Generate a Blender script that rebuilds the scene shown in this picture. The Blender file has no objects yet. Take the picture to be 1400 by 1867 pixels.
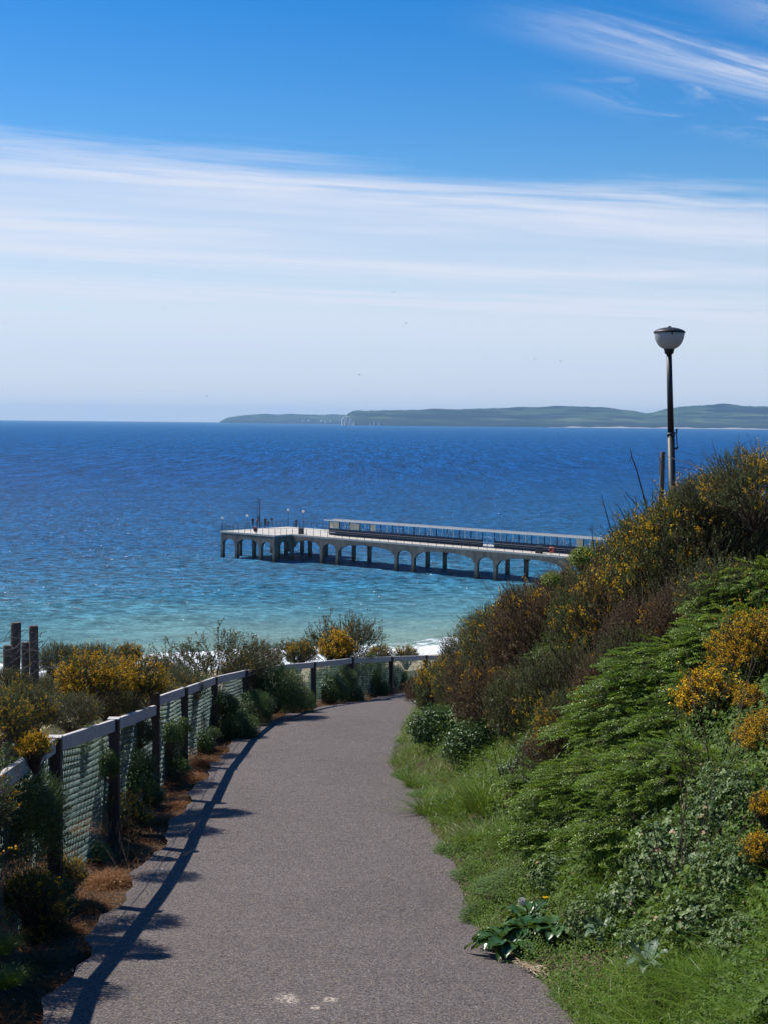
import bpy, math, random
import numpy as np
from mathutils import Vector, Matrix

random.seed(7)
RNG = np.random.default_rng(11)
R = math.radians
SC = bpy.context.scene
COL = SC.collection

# ------------------------------------------------------------------ camera
EYE = 25.0                      # metres above the sea
FPX = 2700.0                    # focal length in photo pixels (photo 1400 x 1867)
PITCH = math.atan((933.5 - 769.0) / FPX)
ROLL = R(0.55)
_f = Vector((0, math.cos(PITCH), -math.sin(PITCH)))
_r0 = Vector((1, 0, 0))
_u0 = _r0.cross(_f)
_r = _r0 * math.cos(ROLL) + _u0 * math.sin(ROLL)
_u = _u0 * math.cos(ROLL) - _r0 * math.sin(ROLL)
cam_d = bpy.data.cameras.new('camera')
cam = bpy.data.objects.new('camera', cam_d)
COL.objects.link(cam)
cam.matrix_world = Matrix(((_r.x, _u.x, -_f.x, 0), (_r.y, _u.y, -_f.y, 0), (_r.z, _u.z, -_f.z, EYE), (0, 0, 0, 1)))
cam_d.sensor_fit = 'HORIZONTAL'
cam_d.sensor_width = 36.0
cam_d.lens = FPX / 1400.0 * 36.0
cam_d.clip_start = 0.1
cam_d.clip_end = 60000
SC.camera = cam

# ------------------------------------------------------------------ light
SUN_EL, SUN_AZ = R(49), R(-57)          # sun ahead of the camera and to its side
sun_dir = Vector((math.sin(SUN_AZ) * math.cos(SUN_EL), math.cos(SUN_AZ) * math.cos(SUN_EL), math.sin(SUN_EL)))
sun_d = bpy.data.lights.new('sun', 'SUN')
sun_d.energy = 5.0
sun_d.angle = R(0.53)
sun_d.color = (1.0, 0.95, 0.87)
sun = bpy.data.objects.new('sun', sun_d)
COL.objects.link(sun)
sun.rotation_euler = sun_dir.to_track_quat('Z', 'Y').to_euler()

SC.view_settings.view_transform = 'Standard'
SC.view_settings.look = 'None'
SC.view_settings.exposure = 0.35
SC.view_settings.gamma = 1.0
SC.view_settings.use_curve_mapping = False
try:
    SC.cycles.max_bounces = 8
    SC.cycles.transparent_max_bounces = 12
    SC.cycles.volume_bounces = 0
    SC.cycles.use_denoising = True
except Exception:
    pass

world = bpy.data.worlds.new('World')
SC.world = world
world.use_nodes = True
nt = world.node_tree
nt.nodes.clear()


class G:
    """tiny node-graph helper"""
    def __init__(self, tree):
        self.t = tree

    def n(self, typ, ins=None, **props):
        nd = self.t.nodes.new(typ)
        for k, v in props.items():
            setattr(nd, k, v)
        for k, v in (ins or {}).items():
            self.set(nd, k, v)
        return nd

    def set(self, nd, k, v):
        s = nd.inputs[k]
        if isinstance(v, bpy.types.NodeSocket):
            self.t.links.new(v, s)
        else:
            s.default_value = v

    def math(self, op, a, b=0.0, clamp=False):
        nd = self.n('ShaderNodeMath', operation=op, use_clamp=clamp)
        self.set(nd, 0, a)
        self.set(nd, 1, b)
        return nd.outputs[0]

    def ramp(self, fac, stops, interp='LINEAR'):
        nd = self.n('ShaderNodeValToRGB')
        cr = nd.color_ramp
        cr.interpolation = interp
        while len(cr.elements) < len(stops):
            cr.elements.new(0.5)
        for e, (p, c) in zip(cr.elements, stops):
            e.position = p
            e.color = (c, c, c, 1) if isinstance(c, (int, float)) else (c[0], c[1], c[2], 1)
        self.set(nd, 'Fac', fac)
        return nd.outputs['Color']

    def smooth(self, x, lo, hi):
        nd = self.n('ShaderNodeMapRange', interpolation_type='SMOOTHSTEP')
        self.set(nd, 'Value', x)
        nd.inputs['From Min'].default_value = lo
        nd.inputs['From Max'].default_value = hi
        return nd.outputs['Result']

    def noise(self, vec, scale, detail=4.0, rough=0.55, dist=0.0, out='Fac'):
        nd = self.n('ShaderNodeTexNoise', {'Scale': scale, 'Detail': detail, 'Roughness': rough, 'Distortion': dist})
        if vec is not None:
            self.set(nd, 'Vector', vec)
        return nd.outputs[out]

    def mix(self, fac, a, b, blend='MIX'):
        nd = self.n('ShaderNodeMix', data_type='RGBA', blend_type=blend)
        self.set(nd, 0, fac)
        for i, v in ((6, a), (7, b)):
            if isinstance(v, tuple) and len(v) == 3:
                v = (v[0], v[1], v[2], 1)
            self.set(nd, i, v)
        return nd.outputs[2]

    def comb(self, x, y, z=0.0):
        nd = self.n('ShaderNodeCombineXYZ')
        for i, v in enumerate((x, y, z)):
            self.set(nd, i, v)
        return nd.outputs[0]


g = G(nt)
sky = g.n('ShaderNodeTexSky', sky_type='NISHITA', sun_disc=False, sun_elevation=SUN_EL, sun_rotation=SUN_AZ,
          altitude=20.0, air_density=1.0, dust_density=0.2, ozone_density=2.5)
hs = g.n('ShaderNodeHueSaturation', {'Saturation': 1.55, 'Hue': 0.509, 'Value': 0.98, 'Color': sky.outputs[0]})
tc = g.n('ShaderNodeTexCoord')
sep = g.n('ShaderNodeSeparateXYZ', {0: tc.outputs['Generated']})
dz = g.math('MAXIMUM', sep.outputs[2], 0.012)
px_ = g.math('DIVIDE', sep.outputs[0], dz)          # position on a flat cloud deck one unit up
py_ = g.math('DIVIDE', sep.outputs[1], dz)
# along / across the main cirrus streaks
ca, sa = 0.936, 0.351
al = g.math('ADD', g.math('MULTIPLY', px_, ca), g.math('MULTIPLY', py_, sa))
ac = g.math('SUBTRACT', g.math('MULTIPLY', py_, ca), g.math('MULTIPLY', px_, sa))
warp = g.noise(g.comb(g.math('MULTIPLY', al, 0.28), g.math('MULTIPLY', ac, 0.6)), 1.0, 4, 0.6)
streak = g.noise(g.comb(g.math('MULTIPLY', al, 0.55), g.math('MULTIPLY', ac, 2.3), g.math('MULTIPLY', warp, 0.8)), 1.0, 8, 0.62, 0.35)
broad = g.noise(g.comb(g.math('MULTIPLY', al, 0.16), g.math('MULTIPLY', ac, 0.55), 4.2), 1.0, 4, 0.55, 0.2)
edge = g.math('ADD', ac, g.math('MULTIPLY', g.math('SUBTRACT', streak, 0.5), 1.7))
edge = g.math('ADD', edge, g.math('MULTIPLY', g.math('SUBTRACT', warp, 0.5), 1.0))
deck = g.smooth(edge, 5.15, 6.35)
thin = g.smooth(broad, 0.38, 0.60)
st2 = g.smooth(streak, 0.28, 0.62)
body = g.math('MULTIPLY', deck, g.math('ADD', 0.50, g.math('MULTIPLY', 0.48, g.math('MULTIPLY', g.math('ADD', 0.25, g.math('MULTIPLY', thin, 0.75)), g.math('ADD', 0.4, g.math('MULTIPLY', st2, 0.6))))))
# veil closing towards the horizon
veil = g.math('MULTIPLY', g.smooth(ac, 6.5, 14.0), 0.84)
gapn = g.noise(g.comb(g.math('MULTIPLY', al, 0.10), g.math('MULTIPLY', ac, 0.62), 31.0), 1.0, 6, 0.6, 0.3)
gap = g.math('MULTIPLY', g.math('SUBTRACT', 1.0, g.smooth(gapn, 0.36, 0.47)), g.math('SUBTRACT', 1.0, g.smooth(ac, 13.0, 20.0)))
veil = g.math('MULTIPLY', veil, g.math('SUBTRACT', 1.0, g.math('MULTIPLY', gap, 0.42)))
body = g.math('MAXIMUM', body, veil)
# feathery wisps higher up
c2, s2 = 0.75, 0.661
al2 = g.math('ADD', g.math('MULTIPLY', px_, c2), g.math('MULTIPLY', py_, s2))
ac2 = g.math('SUBTRACT', g.math('MULTIPLY', py_, c2), g.math('MULTIPLY', px_, s2))
w2 = g.noise(g.comb(g.math('MULTIPLY', al2, 1.1), g.math('MULTIPLY', ac2, 6.5), 9.0), 1.0, 8, 0.65, 0.5)
w3 = g.noise(g.comb(g.math('MULTIPLY', al2, 0.5), g.math('MULTIPLY', ac2, 1.4), 2.0), 1.0, 3, 0.5, 0.3)
acd = g.math('ABSOLUTE', g.math('SUBTRACT', g.math('ADD', ac2, g.math('MULTIPLY', g.math('SUBTRACT', w2, 0.5), 0.35)), 2.56))
plume = g.math('MULTIPLY', g.math('SUBTRACT', 1.0, g.smooth(acd, 0.0, 0.24)), g.smooth(al2, 2.45, 3.5))
plume = g.math('MULTIPLY', plume, g.math('ADD', 0.12, g.math('MULTIPLY', g.smooth(w2, 0.32, 0.72), 0.95)))
w4 = g.noise(g.comb(g.math('MULTIPLY', al2, 1.6), g.math('MULTIPLY', ac2, 3.2), 19.0), 1.0, 8, 0.68, 0.6)
acd2 = g.math('ABSOLUTE', g.math('SUBTRACT', g.math('ADD', ac2, g.math('MULTIPLY', g.math('SUBTRACT', w4, 0.5), 0.5)), 2.05))
pl2 = g.math('MULTIPLY', g.math('SUBTRACT', 1.0, g.smooth(acd2, 0.0, 0.30)), g.smooth(al2, 2.6, 3.4))
pl2 = g.math('MULTIPLY', pl2, g.math('MULTIPLY', g.smooth(w4, 0.36, 0.70), 0.85))
acd3 = g.math('ABSOLUTE', g.math('SUBTRACT', g.math('ADD', ac2, g.math('MULTIPLY', g.math('SUBTRACT', w4, 0.5), 0.9)), 2.95))
pl3 = g.math('MULTIPLY', g.math('SUBTRACT', 1.0, g.smooth(acd3, 0.0, 0.32)), g.smooth(al2, 3.0, 3.8))
pl3 = g.math('MULTIPLY', pl3, g.math('MULTIPLY', g.smooth(w4, 0.44, 0.72), 0.65))
plume = g.math('MAXIMUM', plume, g.math('MAXIMUM', pl2, pl3))
hi = g.math('MULTIPLY', g.smooth(w2, 0.50, 0.78), g.smooth(w3, 0.68, 0.80))
hi = g.math('MULTIPLY', hi, 0.55)
cl = g.math('MAXIMUM', g.math('MAXIMUM', plume, hi), body)
cl = g.math('MINIMUM', cl, 0.94)
bg1 = g.n('ShaderNodeBackground', {'Color': hs.outputs[0], 'Strength': 0.095})
ccol = g.mix(g.smooth(ac, 6.0, 24.0), (0.60, 0.635, 0.735), (0.515, 0.575, 0.715))
bg2 = g.n('ShaderNodeBackground', {'Color': ccol, 'Strength': 1.0})
mx = g.n('ShaderNodeMixShader', {0: cl, 1: bg1.outputs[0], 2: bg2.outputs[0]})
ow = g.n('ShaderNodeOutputWorld', {0: mx.outputs[0]})

# ------------------------------------------------------------------ pixels and places
CAMP = Vector((0, 0, EYE))


def ray(px, py):
    return (_f * FPX + _r * (px - 700.0) + _u * (933.5 - py)).normalized()


def at_y(px, py, y):
    d = ray(px, py)
    return CAMP + d * (y / d.y)


def at_z(px, py, z):
    d = ray(px, py)
    return CAMP + d * ((z - EYE) / d.z)


# ------------------------------------------------------------------ mesh helpers
def link(o, parent=None):
    COL.objects.link(o)
    if parent is not None:
        o.parent = parent
    return o


def mesh_np(name, V, F, mat, parent=None, tint=None, smooth=False, kind=None):
    """one mesh object from arrays; F is (M,3) or (M,4)"""
    V = np.asarray(V, dtype=np.float32).reshape(-1, 3)
    F = np.asarray(F, dtype=np.int32)
    k = F.shape[1]
    me = bpy.data.meshes.new(name)
    me.vertices.add(len(V))
    me.vertices.foreach_set('co', V.ravel())
    me.loops.add(F.size)
    me.loops.foreach_set('vertex_index', F.ravel())
    me.polygons.add(len(F))
    me.polygons.foreach_set('loop_start', np.arange(0, F.size, k, dtype=np.int32))
    me.polygons.foreach_set('loop_total', np.full(len(F), k, dtype=np.int32))
    if smooth:
        me.polygons.foreach_set('use_smooth', np.ones(len(F), dtype=bool))
    if tint is not None:
        a = me.attributes.new('tint', 'FLOAT', 'POINT')
        a.data.foreach_set('value', np.asarray(tint, dtype=np.float32))
    me.update(calc_edges=True)
    me.validate()
    if mat:
        me.materials.append(mat)
    o = bpy.data.objects.new(name, me)
    if kind:
        o['kind'] = kind
    return link(o, parent)


class MB:
    """collects boxes, prisms, tubes into one mesh"""
    def __init__(self):
        self.v, self.f = [], []

    def add(self, verts, faces):
        b = len(self.v)
        self.v += [tuple(p) for p in verts]
        self.f += [tuple(b + i for i in q) for q in faces]
        return self

    def box(self, c, s, rot=None, ax=None):
        """c centre, s full sizes, ax optional 3 axis vectors"""
        ax = ax or (Vector((1, 0, 0)), Vector((0, 1, 0)), Vector((0, 0, 1)))
        c = Vector(c)
        vs = []
        for k in (-.5, .5):
            for j in (-.5, .5):
                for i in (-.5, .5):
                    vs.append(c + ax[0] * (s[0] * i) + ax[1] * (s[1] * j) + ax[2] * (s[2] * k))
        return self.add(vs, [(0, 2, 3, 1), (4, 5, 7, 6), (0, 1, 5, 4), (2, 6, 7, 3), (0, 4, 6, 2), (1, 3, 7, 5)])

    def tube(self, pts, rad, n=6, caps=True):
        pts = [Vector(p) for p in pts]
        rad = rad if isinstance(rad, (list, tuple)) else [rad] * len(pts)
        rings = []
        for i, p in enumerate(pts):
            t = (pts[min(i + 1, len(pts) - 1)] - pts[max(i - 1, 0)]).normalized()
            a = t.orthogonal().normalized() if abs(t.z) < 0.95 else Vector((1, 0, 0))
            a = (a - t * a.dot(t)).normalized()
            b = t.cross(a)
            rings.append([p + (a * math.cos(2 * math.pi * k / n) + b * math.sin(2 * math.pi * k / n)) * rad[i] for k in range(n)])
        base = len(self.v)
        for r_ in rings:
            self.v += [tuple(q) for q in r_]
        for i in range(len(rings) - 1):
            for k in range(n):
                k2 = (k + 1) % n
                self.f.append((base + i * n + k, base + i * n + k2, base + (i + 1) * n + k2, base + (i + 1) * n + k))
        if caps:
            self.f.append(tuple(base + k for k in reversed(range(n))))
            self.f.append(tuple(base + (len(rings) - 1) * n + k for k in range(n)))
        return self

    def lathe(self, c, prof, n=24, caps=True):
        c = Vector(c)
        base = len(self.v)
        for (r_, z) in prof:
            for k in range(n):
                a = 2 * math.pi * k / n
                self.v.append((c.x + r_ * math.cos(a), c.y + r_ * math.sin(a), c.z + z))
        m = len(prof)
        for i in range(m - 1):
            for k in range(n):
                k2 = (k + 1) % n
                self.f.append((base + i * n + k, base + i * n + k2, base + (i + 1) * n + k2, base + (i + 1) * n + k))
        if caps:
            self.f.append(tuple(base + k for k in reversed(range(n))))
            self.f.append(tuple(base + (m - 1) * n + k for k in range(n)))
        return self

    def build(self, name, mat, parent=None, smooth=False, bevel=0.0):
        me = bpy.data.meshes.new(name)
        me.from_pydata(self.v, [], self.f)
        if smooth:
            for p in me.polygons:
                p.use_smooth = True
        me.update()
        if mat:
            me.materials.append(mat)
        o = bpy.data.objects.new(name, me)
        link(o, parent)
        if bevel:
            b = o.modifiers.new('bevel', 'BEVEL')
            b.width = bevel
            b.segments = 2
        return o


def tag(o, label=None, cat=None, group=None, kind=None):
    for k, v in (('label', label), ('category', cat), ('group', group), ('kind', kind)):
        if v:
            o[k] = v
    return o


def thing(name, label, cat, loc=(0, 0, 0), rz=0.0, group=None):
    o = bpy.data.objects.new(name, None)
    o.empty_display_size = 0.2
    link(o)
    o.location = loc
    o.rotation_euler = (0, 0, rz)
    return tag(o, label, cat, group)


KIDS = {}


def copy_tree(o, parent=None):
    c = o.copy()
    COL.objects.link(c)
    c.parent = parent
    for ch in o.children:
        copy_tree(ch, c)
    return c


# ------------------------------------------------------------------ materials
def mat_new(name):
    m = bpy.data.materials.new(name)
    m.use_nodes = True
    m.node_tree.nodes.clear()
    gg = G(m.node_tree)
    out = gg.n('ShaderNodeOutputMaterial')
    return m, gg, out


def simple(name, col, rough=0.6, var=0.25, scale=6.0, metal=0.0, bump=0.0, bscale=40.0, stretch=None, spec=0.4, coord='Object'):
    m, gg, out = mat_new(name)
    t = gg.n('ShaderNodeTexCoord').outputs[coord]
    if stretch:
        mp = gg.n('ShaderNodeMapping', {'Vector': t, 'Scale': stretch})
        t = mp.outputs[0]
    f = gg.noise(t, scale, 6, 0.62)
    f2 = gg.noise(t, scale * 7.3, 3, 0.6)
    f = gg.math('ADD', gg.math('MULTIPLY', f, 0.65), gg.math('MULTIPLY', f2, 0.35))
    lo = tuple(c * (1 - var) for c in col)
    hi_ = tuple(min(1, c * (1 + var)) for c in col)
    c = gg.ramp(f, [(0.3, lo), (0.7, hi_)])
    b = gg.n('ShaderNodeBsdfPrincipled', {'Base Color': c, 'Roughness': rough, 'Metallic': metal, 'Specular IOR Level': spec})
    if bump:
        h = gg.noise(t, bscale, 4, 0.6)
        bn = gg.n('ShaderNodeBump', {'Strength': bump, 'Distance': 0.01, 'Height': h})
        gg.set(b, 'Normal', bn.outputs[0])
    gg.set(out, 0, b.outputs[0])
    return m


def leafmat(name, stops, rough=0.45, trans=0.25, spec=0.35, tcol=None):
    m, gg, out = mat_new(name)
    a = gg.n('ShaderNodeAttribute', attribute_name='tint')
    oi = gg.n('ShaderNodeObjectInfo')
    f = gg.math('ADD', a.outputs['Fac'], gg.math('MULTIPLY', gg.math('SUBTRACT', oi.outputs['Random'], 0.5), 0.10), True)
    c = gg.ramp(f, stops)
    b = gg.n('ShaderNodeBsdfPrincipled', {'Base Color': c, 'Roughness': rough, 'Specular IOR Level': spec})
    if trans > 0:
        tr = gg.n('ShaderNodeBsdfTranslucent', {'Color': gg.mix(0.5, c, tcol or (0.20, 0.26, 0.02), 'MIX')})
        mxx = gg.n('ShaderNodeMixShader', {0: trans, 1: b.outputs[0], 2: tr.outputs[0]})
        gg.set(out, 0, mxx.outputs[0])
    else:
        gg.set(out, 0, b.outputs[0])
    return m


M = {}
M['gorse'] = leafmat('gorse_needles', [(0.0, (0.085, 0.058, 0.032)), (0.22, (0.17, 0.115, 0.055)), (0.4, (0.065, 0.095, 0.028)), (0.7, (0.145, 0.19, 0.055)), (1.0, (0.36, 0.36, 0.16))], 0.5, 0.15)
M['gorse_dry'] = leafmat('dry_gorse_needles', [(0.0, (0.07, 0.042, 0.024)), (0.4, (0.20, 0.125, 0.066)), (0.65, (0.31, 0.205, 0.11)), (0.78, (0.10, 0.115, 0.038)), (1.0, (0.18, 0.20, 0.07))], 0.65, 0.12, 0.2, (0.15, 0.08, 0.03))
M['flower'] = leafmat('gorse_petals', [(0.0, (0.50, 0.22, 0.02)), (0.3, (0.80, 0.43, 0.012)), (0.6, (0.90, 0.60, 0.015)), (1.0, (0.94, 0.74, 0.05))], 0.5, 0.25, 0.2, (0.9, 0.5, 0.02))
M['coton'] = leafmat('cotoneaster_leaves', [(0.0, (0.034, 0.072, 0.008)), (0.45, (0.105, 0.205, 0.012)), (0.8, (0.19, 0.32, 0.020)), (1.0, (0.32, 0.40, 0.05))], 0.38, 0.40, 0.4)
M['bramble'] = leafmat('bramble_leaves', [(0.0, (0.035, 0.065, 0.020)), (0.5, (0.080, 0.138, 0.032)), (0.85, (0.150, 0.215, 0.060)), (0.965, (0.22, 0.27, 0.11)), (0.985, (0.35, 0.22, 0.12)), (1.0, (0.42, 0.28, 0.17))], 0.50, 0.22, 0.28)
M['ivy'] = leafmat('ivy_leaves', [(0.0, (0.020, 0.045, 0.012)), (0.6, (0.042, 0.098, 0.020)), (1.0, (0.10, 0.18, 0.045))], 0.42, 0.28, 0.35)
M['lime'] = leafmat('lime_leaves', [(0.0, (0.12, 0.17, 0.02)), (0.6, (0.26, 0.34, 0.03)), (1.0, (0.38, 0.42, 0.05))], 0.45, 0.35, 0.3)
M['olive'] = leafmat('olive_leaves', [(0.0, (0.05, 0.045, 0.02)), (0.5, (0.085, 0.085, 0.04)), (0.85, (0.14, 0.13, 0.075)), (1.0, (0.24, 0.22, 0.16))], 0.45, 0.2, 0.4)
M['grass'] = leafmat('grass_blades', [(0.0, (0.055, 0.110, 0.010)), (0.5, (0.115, 0.21, 0.016)), (0.82, (0.19, 0.28, 0.028)), (0.93, (0.19, 0.18, 0.06)), (1.0, (0.30, 0.24, 0.11))], 0.45, 0.3, 0.35)
M['drygrass'] = leafmat('dry_grass', [(0.0, (0.10, 0.042, 0.016)), (0.45, (0.24, 0.105, 0.038)), (0.8, (0.38, 0.20, 0.085)), (1.0, (0.50, 0.34, 0.18))], 0.7, 0.25, 0.15, (0.4, 0.18, 0.05))
M['cover'] = leafmat('ground_cover', [(0.0, (0.030, 0.052, 0.008)), (0.5, (0.075, 0.140, 0.012)), (0.85, (0.13, 0.21, 0.022)), (0.95, (0.15, 0.13, 0.04)), (1.0, (0.24, 0.15, 0.07))], 0.55, 0.30, 0.2)
M['litter'] = leafmat('leaf_litter', [(0.0, (0.07, 0.042, 0.024)), (0.5, (0.20, 0.12, 0.065)), (0.8, (0.34, 0.24, 0.14)), (1.0, (0.52, 0.44, 0.32))], 0.8, 0.0, 0.1)
M['dock'] = leafmat('dock_leaves', [(0.0, (0.022, 0.055, 0.014)), (0.6, (0.045, 0.11, 0.026)), (1.0, (0.10, 0.18, 0.05))], 0.3, 0.25, 0.5)
M['pale'] = leafmat('grey_green_leaves', [(0.0, (0.08, 0.13, 0.08)), (0.6, (0.13, 0.20, 0.12)), (1.0, (0.2, 0.27, 0.17))], 0.45, 0.25, 0.4)
M['dandelion'] = simple('dandelion_yellow', (0.85, 0.62, 0.02), 0.6, 0.15, 60)
M['clock'] = simple('dandelion_seeds', (0.62, 0.62, 0.58), 0.9, 0.15, 60)
M['stem'] = simple('brown_stems', (0.085, 0.055, 0.036), 0.8, 0.4, 30)
M['twig'] = simple('dark_twigs', (0.050, 0.036, 0.028), 0.8, 0.4, 30)
M['greenstem'] = simple('green_stems', (0.09, 0.14, 0.04), 0.6, 0.3, 30)
M['post'] = simple('dark_creosoted_wood', (0.050, 0.038, 0.032), 0.75, 0.45, 5, bump=0.5, bscale=18, stretch=(6, 6, 0.8))
M['rail'] = simple('weathered_grey_rail', (0.50, 0.47, 0.44), 0.85, 0.35, 3, bump=0.6, bscale=14, stretch=(1.2, 8, 8), spec=0.2)
M['oldpost'] = simple('weathered_brown_post', (0.135, 0.105, 0.082), 0.85, 0.45, 4, bump=0.6, bscale=14, stretch=(6, 6, 0.7), spec=0.2)
M['green_wire'] = simple('green_coated_wire', (0.055, 0.135, 0.125), 0.38, 0.2, 9, spec=0.6)
M['rust_wire'] = simple('old_grey_wire', (0.22, 0.20, 0.19), 0.5, 0.3, 9, metal=0.3)
M['black'] = simple('black_painted_metal', (0.014, 0.015, 0.017), 0.52, 0.4, 4, spec=0.5)
M['darkmetal'] = simple('dark_blue_metal', (0.020, 0.032, 0.055), 0.5, 0.3, 2)
M['conc'] = simple('pier_concrete', (0.26, 0.25, 0.225), 0.85, 0.35, 0.6, bump=0.4, bscale=3)
M['white'] = simple('white_paint', (0.78, 0.76, 0.70), 0.5, 0.10, 2)
M['cream'] = simple('grey_roof', (0.20, 0.195, 0.185), 0.6, 0.2, 0.8)
M['red'] = simple('red_paint', (0.52, 0.075, 0.05), 0.5, 0.2, 2)
M['dullred'] = simple('dark_red_paint', (0.25, 0.06, 0.05), 0.6, 0.2, 2)
M['skin'] = simple('skin', (0.45, 0.27, 0.19), 0.6, 0.1, 8)
M['cloth_dark'] = simple('dark_clothes', (0.022, 0.025, 0.035), 0.85, 0.3, 10)
M['cloth_red'] = simple('red_clothes', (0.22, 0.045, 0.045), 0.85, 0.3, 10)
M['cloth_blue'] = simple('blue_clothes', (0.05, 0.10, 0.24), 0.85, 0.3, 10)
M['hair'] = simple('dark_hair', (0.03, 0.02, 0.014), 0.6, 0.3, 20)
M['poster'] = simple('beige_poster', (0.62, 0.57, 0.44), 0.7, 0.35, 1.3)
M['roof_brown'] = simple('tile_roof', (0.22, 0.12, 0.09), 0.8, 0.3, 0.2)
M['gull'] = simple('gull_feathers', (0.30, 0.30, 0.32), 0.8, 0.4, 5)


def mk_asphalt():
    m, gg, out = mat_new('worn_asphalt')
    t = gg.n('ShaderNodeTexCoord').outputs['Object']
    vor = gg.n('ShaderNodeTexVoronoi', {'Vector': t, 'Scale': 170.0})
    vor2 = gg.n('ShaderNodeTexVoronoi', {'Vector': t, 'Scale': 105.0})
    sc = gg.n('ShaderNodeSeparateXYZ', {0: vor.outputs['Color']})
    sc2 = gg.n('ShaderNodeSeparateXYZ', {0: vor2.outputs['Color']})
    big = gg.noise(t, 0.55, 5, 0.6)
    mid = gg.noise(t, 5.0, 5, 0.65)
    f = gg.math('ADD', gg.math('MULTIPLY', sc.outputs[0], 0.55), gg.math('MULTIPLY', sc2.outputs[0], 0.45))
    c = gg.ramp(f, [(0.12, (0.026, 0.022, 0.022)), (0.40, (0.094, 0.080, 0.077)), (0.66, (0.140, 0.120, 0.113)), (0.86, (0.22, 0.19, 0.175)), (1.0, (0.40, 0.36, 0.32))])
    # worn patches and a few tan stones
    tone = gg.math('ADD', 0.52, gg.math('ADD', gg.math('MULTIPLY', big, 0.52), gg.math('MULTIPLY', mid, 0.36)))
    c = gg.mix(1.0, c, gg.comb(tone, gg.math('MULTIPLY', tone, 0.985), tone), 'MULTIPLY')
    tan = gg.math('MULTIPLY', gg.math('GREATER_THAN', sc2.outputs[1], 0.93), 0.5)
    c = gg.mix(tan, c, (0.30, 0.21, 0.13))
    # old pale scuffs on the surface
    sep_ = gg.n('ShaderNodeSeparateXYZ', {0: t})
    st = None
    for (px, py, rx, ry) in ((521, 1805, 0.07, 0.16), (603, 1811, 0.05, 0.09), (575, 1836, 0.03, 0.07), (535, 1814, 0.04, 0.1)):
        z_ = EYE - 2.9
        p = at_z(px, py, z_)
        dx = gg.math('DIVIDE', gg.math('SUBTRACT', sep_.outputs[0], p.x), rx)
        dy = gg.math('DIVIDE', gg.math('SUBTRACT', sep_.outputs[1], p.y), ry)
        d2 = gg.math('ADD', gg.math('MULTIPLY', dx, dx), gg.math('MULTIPLY', dy, dy))
        v = gg.math('SUBTRACT', 1.0, gg.smooth(d2, 0.1, 1.0))
        st = v if st is None else gg.math('MAXIMUM', st, v)
    nn = gg.smooth(gg.noise(t, 45, 4, 0.7), 0.46, 0.58)
    c = gg.mix(gg.math('MULTIPLY', gg.math('MULTIPLY', st, nn), 0.8), c, (0.55, 0.47, 0.38))
    # cracks / drag lines across the path
    cr = gg.n('ShaderNodeTexVoronoi', {'Vector': gg.comb(gg.math('ADD', sep_.outputs[0], gg.math('MULTIPLY', mid, 0.5)), gg.math('ADD', sep_.outputs[1], gg.math('MULTIPLY', mid, 0.7)), 0.0), 'Scale': 0.45}, feature='DISTANCE_TO_EDGE')
    crk = gg.math('SUBTRACT', 1.0, gg.smooth(cr.outputs['Distance'], 0.001, 0.006))
    crk = gg.math('MULTIPLY', crk, gg.smooth(big, 0.5, 0.65))
    c = gg.mix(gg.math('MULTIPLY', crk, 0.6), c, (0.03, 0.027, 0.027))
    b = gg.n('ShaderNodeBsdfPrincipled', {'Base Color': c, 'Roughness': 0.88, 'Specular IOR Level': 0.25})
    h = gg.math('ADD', gg.math('MULTIPLY', vor.outputs['Distance'], 1.0), gg.math('MULTIPLY', mid, 1.5))
    bn = gg.n('ShaderNodeBump', {'Strength': 0.7, 'Distance': 0.006, 'Height': h})
    gg.set(b, 'Normal', bn.outputs[0])
    gg.set(out, 0, b.outputs[0])
    return m


def mk_ground():
    m, gg, out = mat_new('bank_soil')
    t = gg.n('ShaderNodeTexCoord').outputs['Object']
    n1 = gg.noise(t, 1.4, 6, 0.65)
    n2 = gg.noise(t, 24.0, 5, 0.7)
    f = gg.math('ADD', gg.math('MULTIPLY', n1, 0.5), gg.math('MULTIPLY', n2, 0.5))
    c = gg.ramp(f, [(0.3, (0.030, 0.022, 0.014)), (0.5, (0.065, 0.048, 0.030)), (0.68, (0.12, 0.085, 0.055)), (0.8, (0.2, 0.15, 0.1))])
    z = gg.n('ShaderNodeSeparateXYZ', {0: t}).outputs[2]
    low = gg.math('SUBTRACT', 1.0, gg.smooth(gg.math('ADD', z, gg.math('MULTIPLY', n1, 1.5)), 2.6, 4.2))
    sandc = gg.ramp(n2, [(0.3, (0.34, 0.27, 0.17)), (0.7, (0.46, 0.38, 0.25))])
    c = gg.mix(low, c, sandc)
    b = gg.n('ShaderNodeBsdfPrincipled', {'Base Color': c, 'Roughness': 0.95, 'Specular IOR Level': 0.15})
    bn = gg.n('ShaderNodeBump', {'Strength': 0.8, 'Distance': 0.02, 'Height': n2})
    gg.set(b, 'Normal', bn.outputs[0])
    gg.set(out, 0, b.outputs[0])
    return m


M['asphalt'] = mk_asphalt()
M['ground'] = mk_ground()

# ------------------------------------------------------------------ the path, its bank and the cliff edge
ZK = np.array([(-20, -2.0), (-6, 0.7), (0, 1.65), (7, 2.9), (10.5, 3.46), (14.3, 3.87), (18.3, 4.27), (25.5, 5.03), (31.5, 5.92), (36, 6.65), (40, 7.1), (60, 9.0), (120, 14.0)])


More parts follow.
